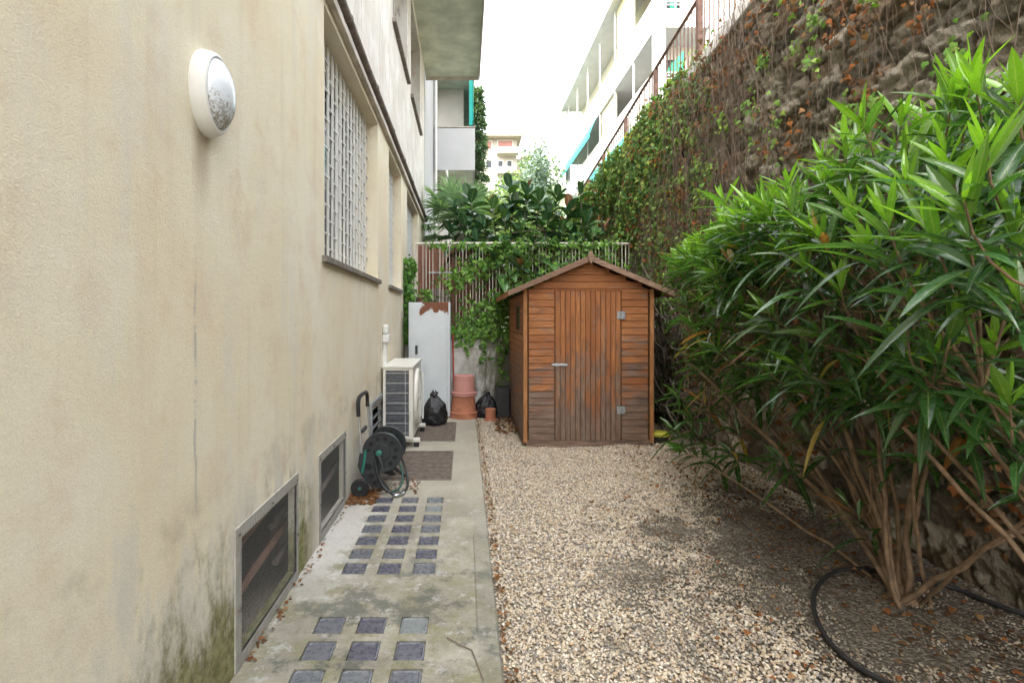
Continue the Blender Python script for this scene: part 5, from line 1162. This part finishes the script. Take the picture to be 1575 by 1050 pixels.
    V, F, C_ = leaves(np.array(P), np.array(D), np.array(Nn), np.array(L), np.array(W_), np.array(dr), np.array(C), .16, 6, 'lance')
    npmesh('leaves', V, F, M['oleander_leaf'], ol, C_, smooth=True)
    b = MB(); b.lathe([(.11, -.05), (.085, .0), (.06, .05), (.04, .09), (.0, .11)], Matrix.Translation(base), 14); b.build('root_crown', M['bark'], ol, smooth=True)
oleander(); reorigin(ol)

# ================================================================== GARDEN HOSE ON THE GROUND
def gp(x_, y_): Z = 800*1.45/(y_-490); q = Vector(((x_-715)*Z/800, Z, 0)); q.z = float(gheight(np.array([q.x]), np.array([q.y]))[0])+.022; return q
pts = [gp(*q) for q in [(1575, 946), (1517, 925), (1474, 908), (1425, 897), (1370, 886), (1318, 878), (1286, 881), (1262, 895), (1251, 917), (1256, 951), (1277, 986), (1316, 1020), (1363, 1048), (1420, 1075), (1500, 1105)]]
pts = [Vector((3.0, 1.9, .0)) if False else pts[0]+Vector((.25, -.25, 0))]+pts
c = []
for i in range(len(pts)-1):
    p0, p1, p2, p3 = pts[max(i-1, 0)], pts[i], pts[i+1], pts[min(i+2, len(pts)-1)]
    for k in range(8): u = k/8; c.append(.5*((2*p1)+(-p0+p2)*u+(2*p0-5*p1+4*p2-p3)*u*u+(-p0+3*p1-3*p2+p3)*u**3))
b = MB(); b.tube(c, .0115, 12); tag(b.build('garden_hose', M['rubber'], smooth=True), 'black garden hose looped on the soil around the oleander', 'hose')

# leaf litter
def litter(n, xf, yf, size, cols, z=None):
    x = xf(n); y = yf(n); zz = gheight(x, y)+.018+.012*rng.random(n) if z is None else np.full(n, z)+.008*rng.random(n)
    d = np.stack([rng.normal(0, 1, n), rng.normal(0, 1, n), rng.normal(0, .15, n)], 1); nr = np.stack([rng.normal(0, .4, n), rng.normal(0, .4, n), np.ones(n)], 1)
    return lobed(np.stack([x, y, zz], 1), d, nr, size*(.6+.9*rng.random(n)), pickcol(cols, n, .6))
parts = [litter(330, lambda n: .175+.045*rng.random(n)**1.5, lambda n: 1.9+5.6*rng.random(n), .018, DEAD),
         litter(320, lambda n: 1.6+1.1*rng.random(n), lambda n: 4.2+1.8*rng.random(n), .024, DEAD),
         litter(520, lambda n: 1.9+.85*rng.random(n), lambda n: 1.9+3.4*rng.random(n), .026, DEAD*.7),
         litter(200, lambda n: 1.2+1.5*rng.random(n), lambda n: 1.9+2.4*rng.random(n), .024, DEAD),
         litter(130, lambda n: .3+1.6*rng.random(n), lambda n: 2.1+3.9*rng.random(n), .02, DEAD),
         litter(160, lambda n: .4+.3*rng.random(n), lambda n: 6.6+1.1*rng.random(n), .04, DEAD),
         litter(420, lambda n: -.93+.22*rng.random(n)**1.3, lambda n: 4.05+.35*rng.random(n), .028, DEAD, .004),
         litter(120, lambda n: -.935+.05*rng.random(n), lambda n: 2.2+3.0*rng.random(n), .02, DEAD, .004),
         litter(160, lambda n: -.85+.45*rng.random(n), lambda n: 4.3+.4*rng.random(n), .02, DEAD, .004)]
o = 0; VV = []; FF = []; CC = []
for V, F, C in parts: VV.append(V); FF.append(F+o); CC.append(C); o += len(V)
tag(npmesh('leaf_litter', np.vstack(VV), np.vstack(FF), M['dead_leaf'], col=np.vstack(CC)), 'dry brown fallen leaves scattered along the path edge and soil', 'leaf litter', kind='stuff')
b = MB(); b.tube([(-.08, 2.36, .006), (-.02, 2.30, .008), (.03, 2.27, .006), (.05, 2.19, .007), (.075, 2.08, .006)], [.003, .003, .0025, .002, .0015], 5); tag(b.build('twig', M['twig'], smooth=True), 'thin bent dry twig lying on the near end of the path', 'twig')
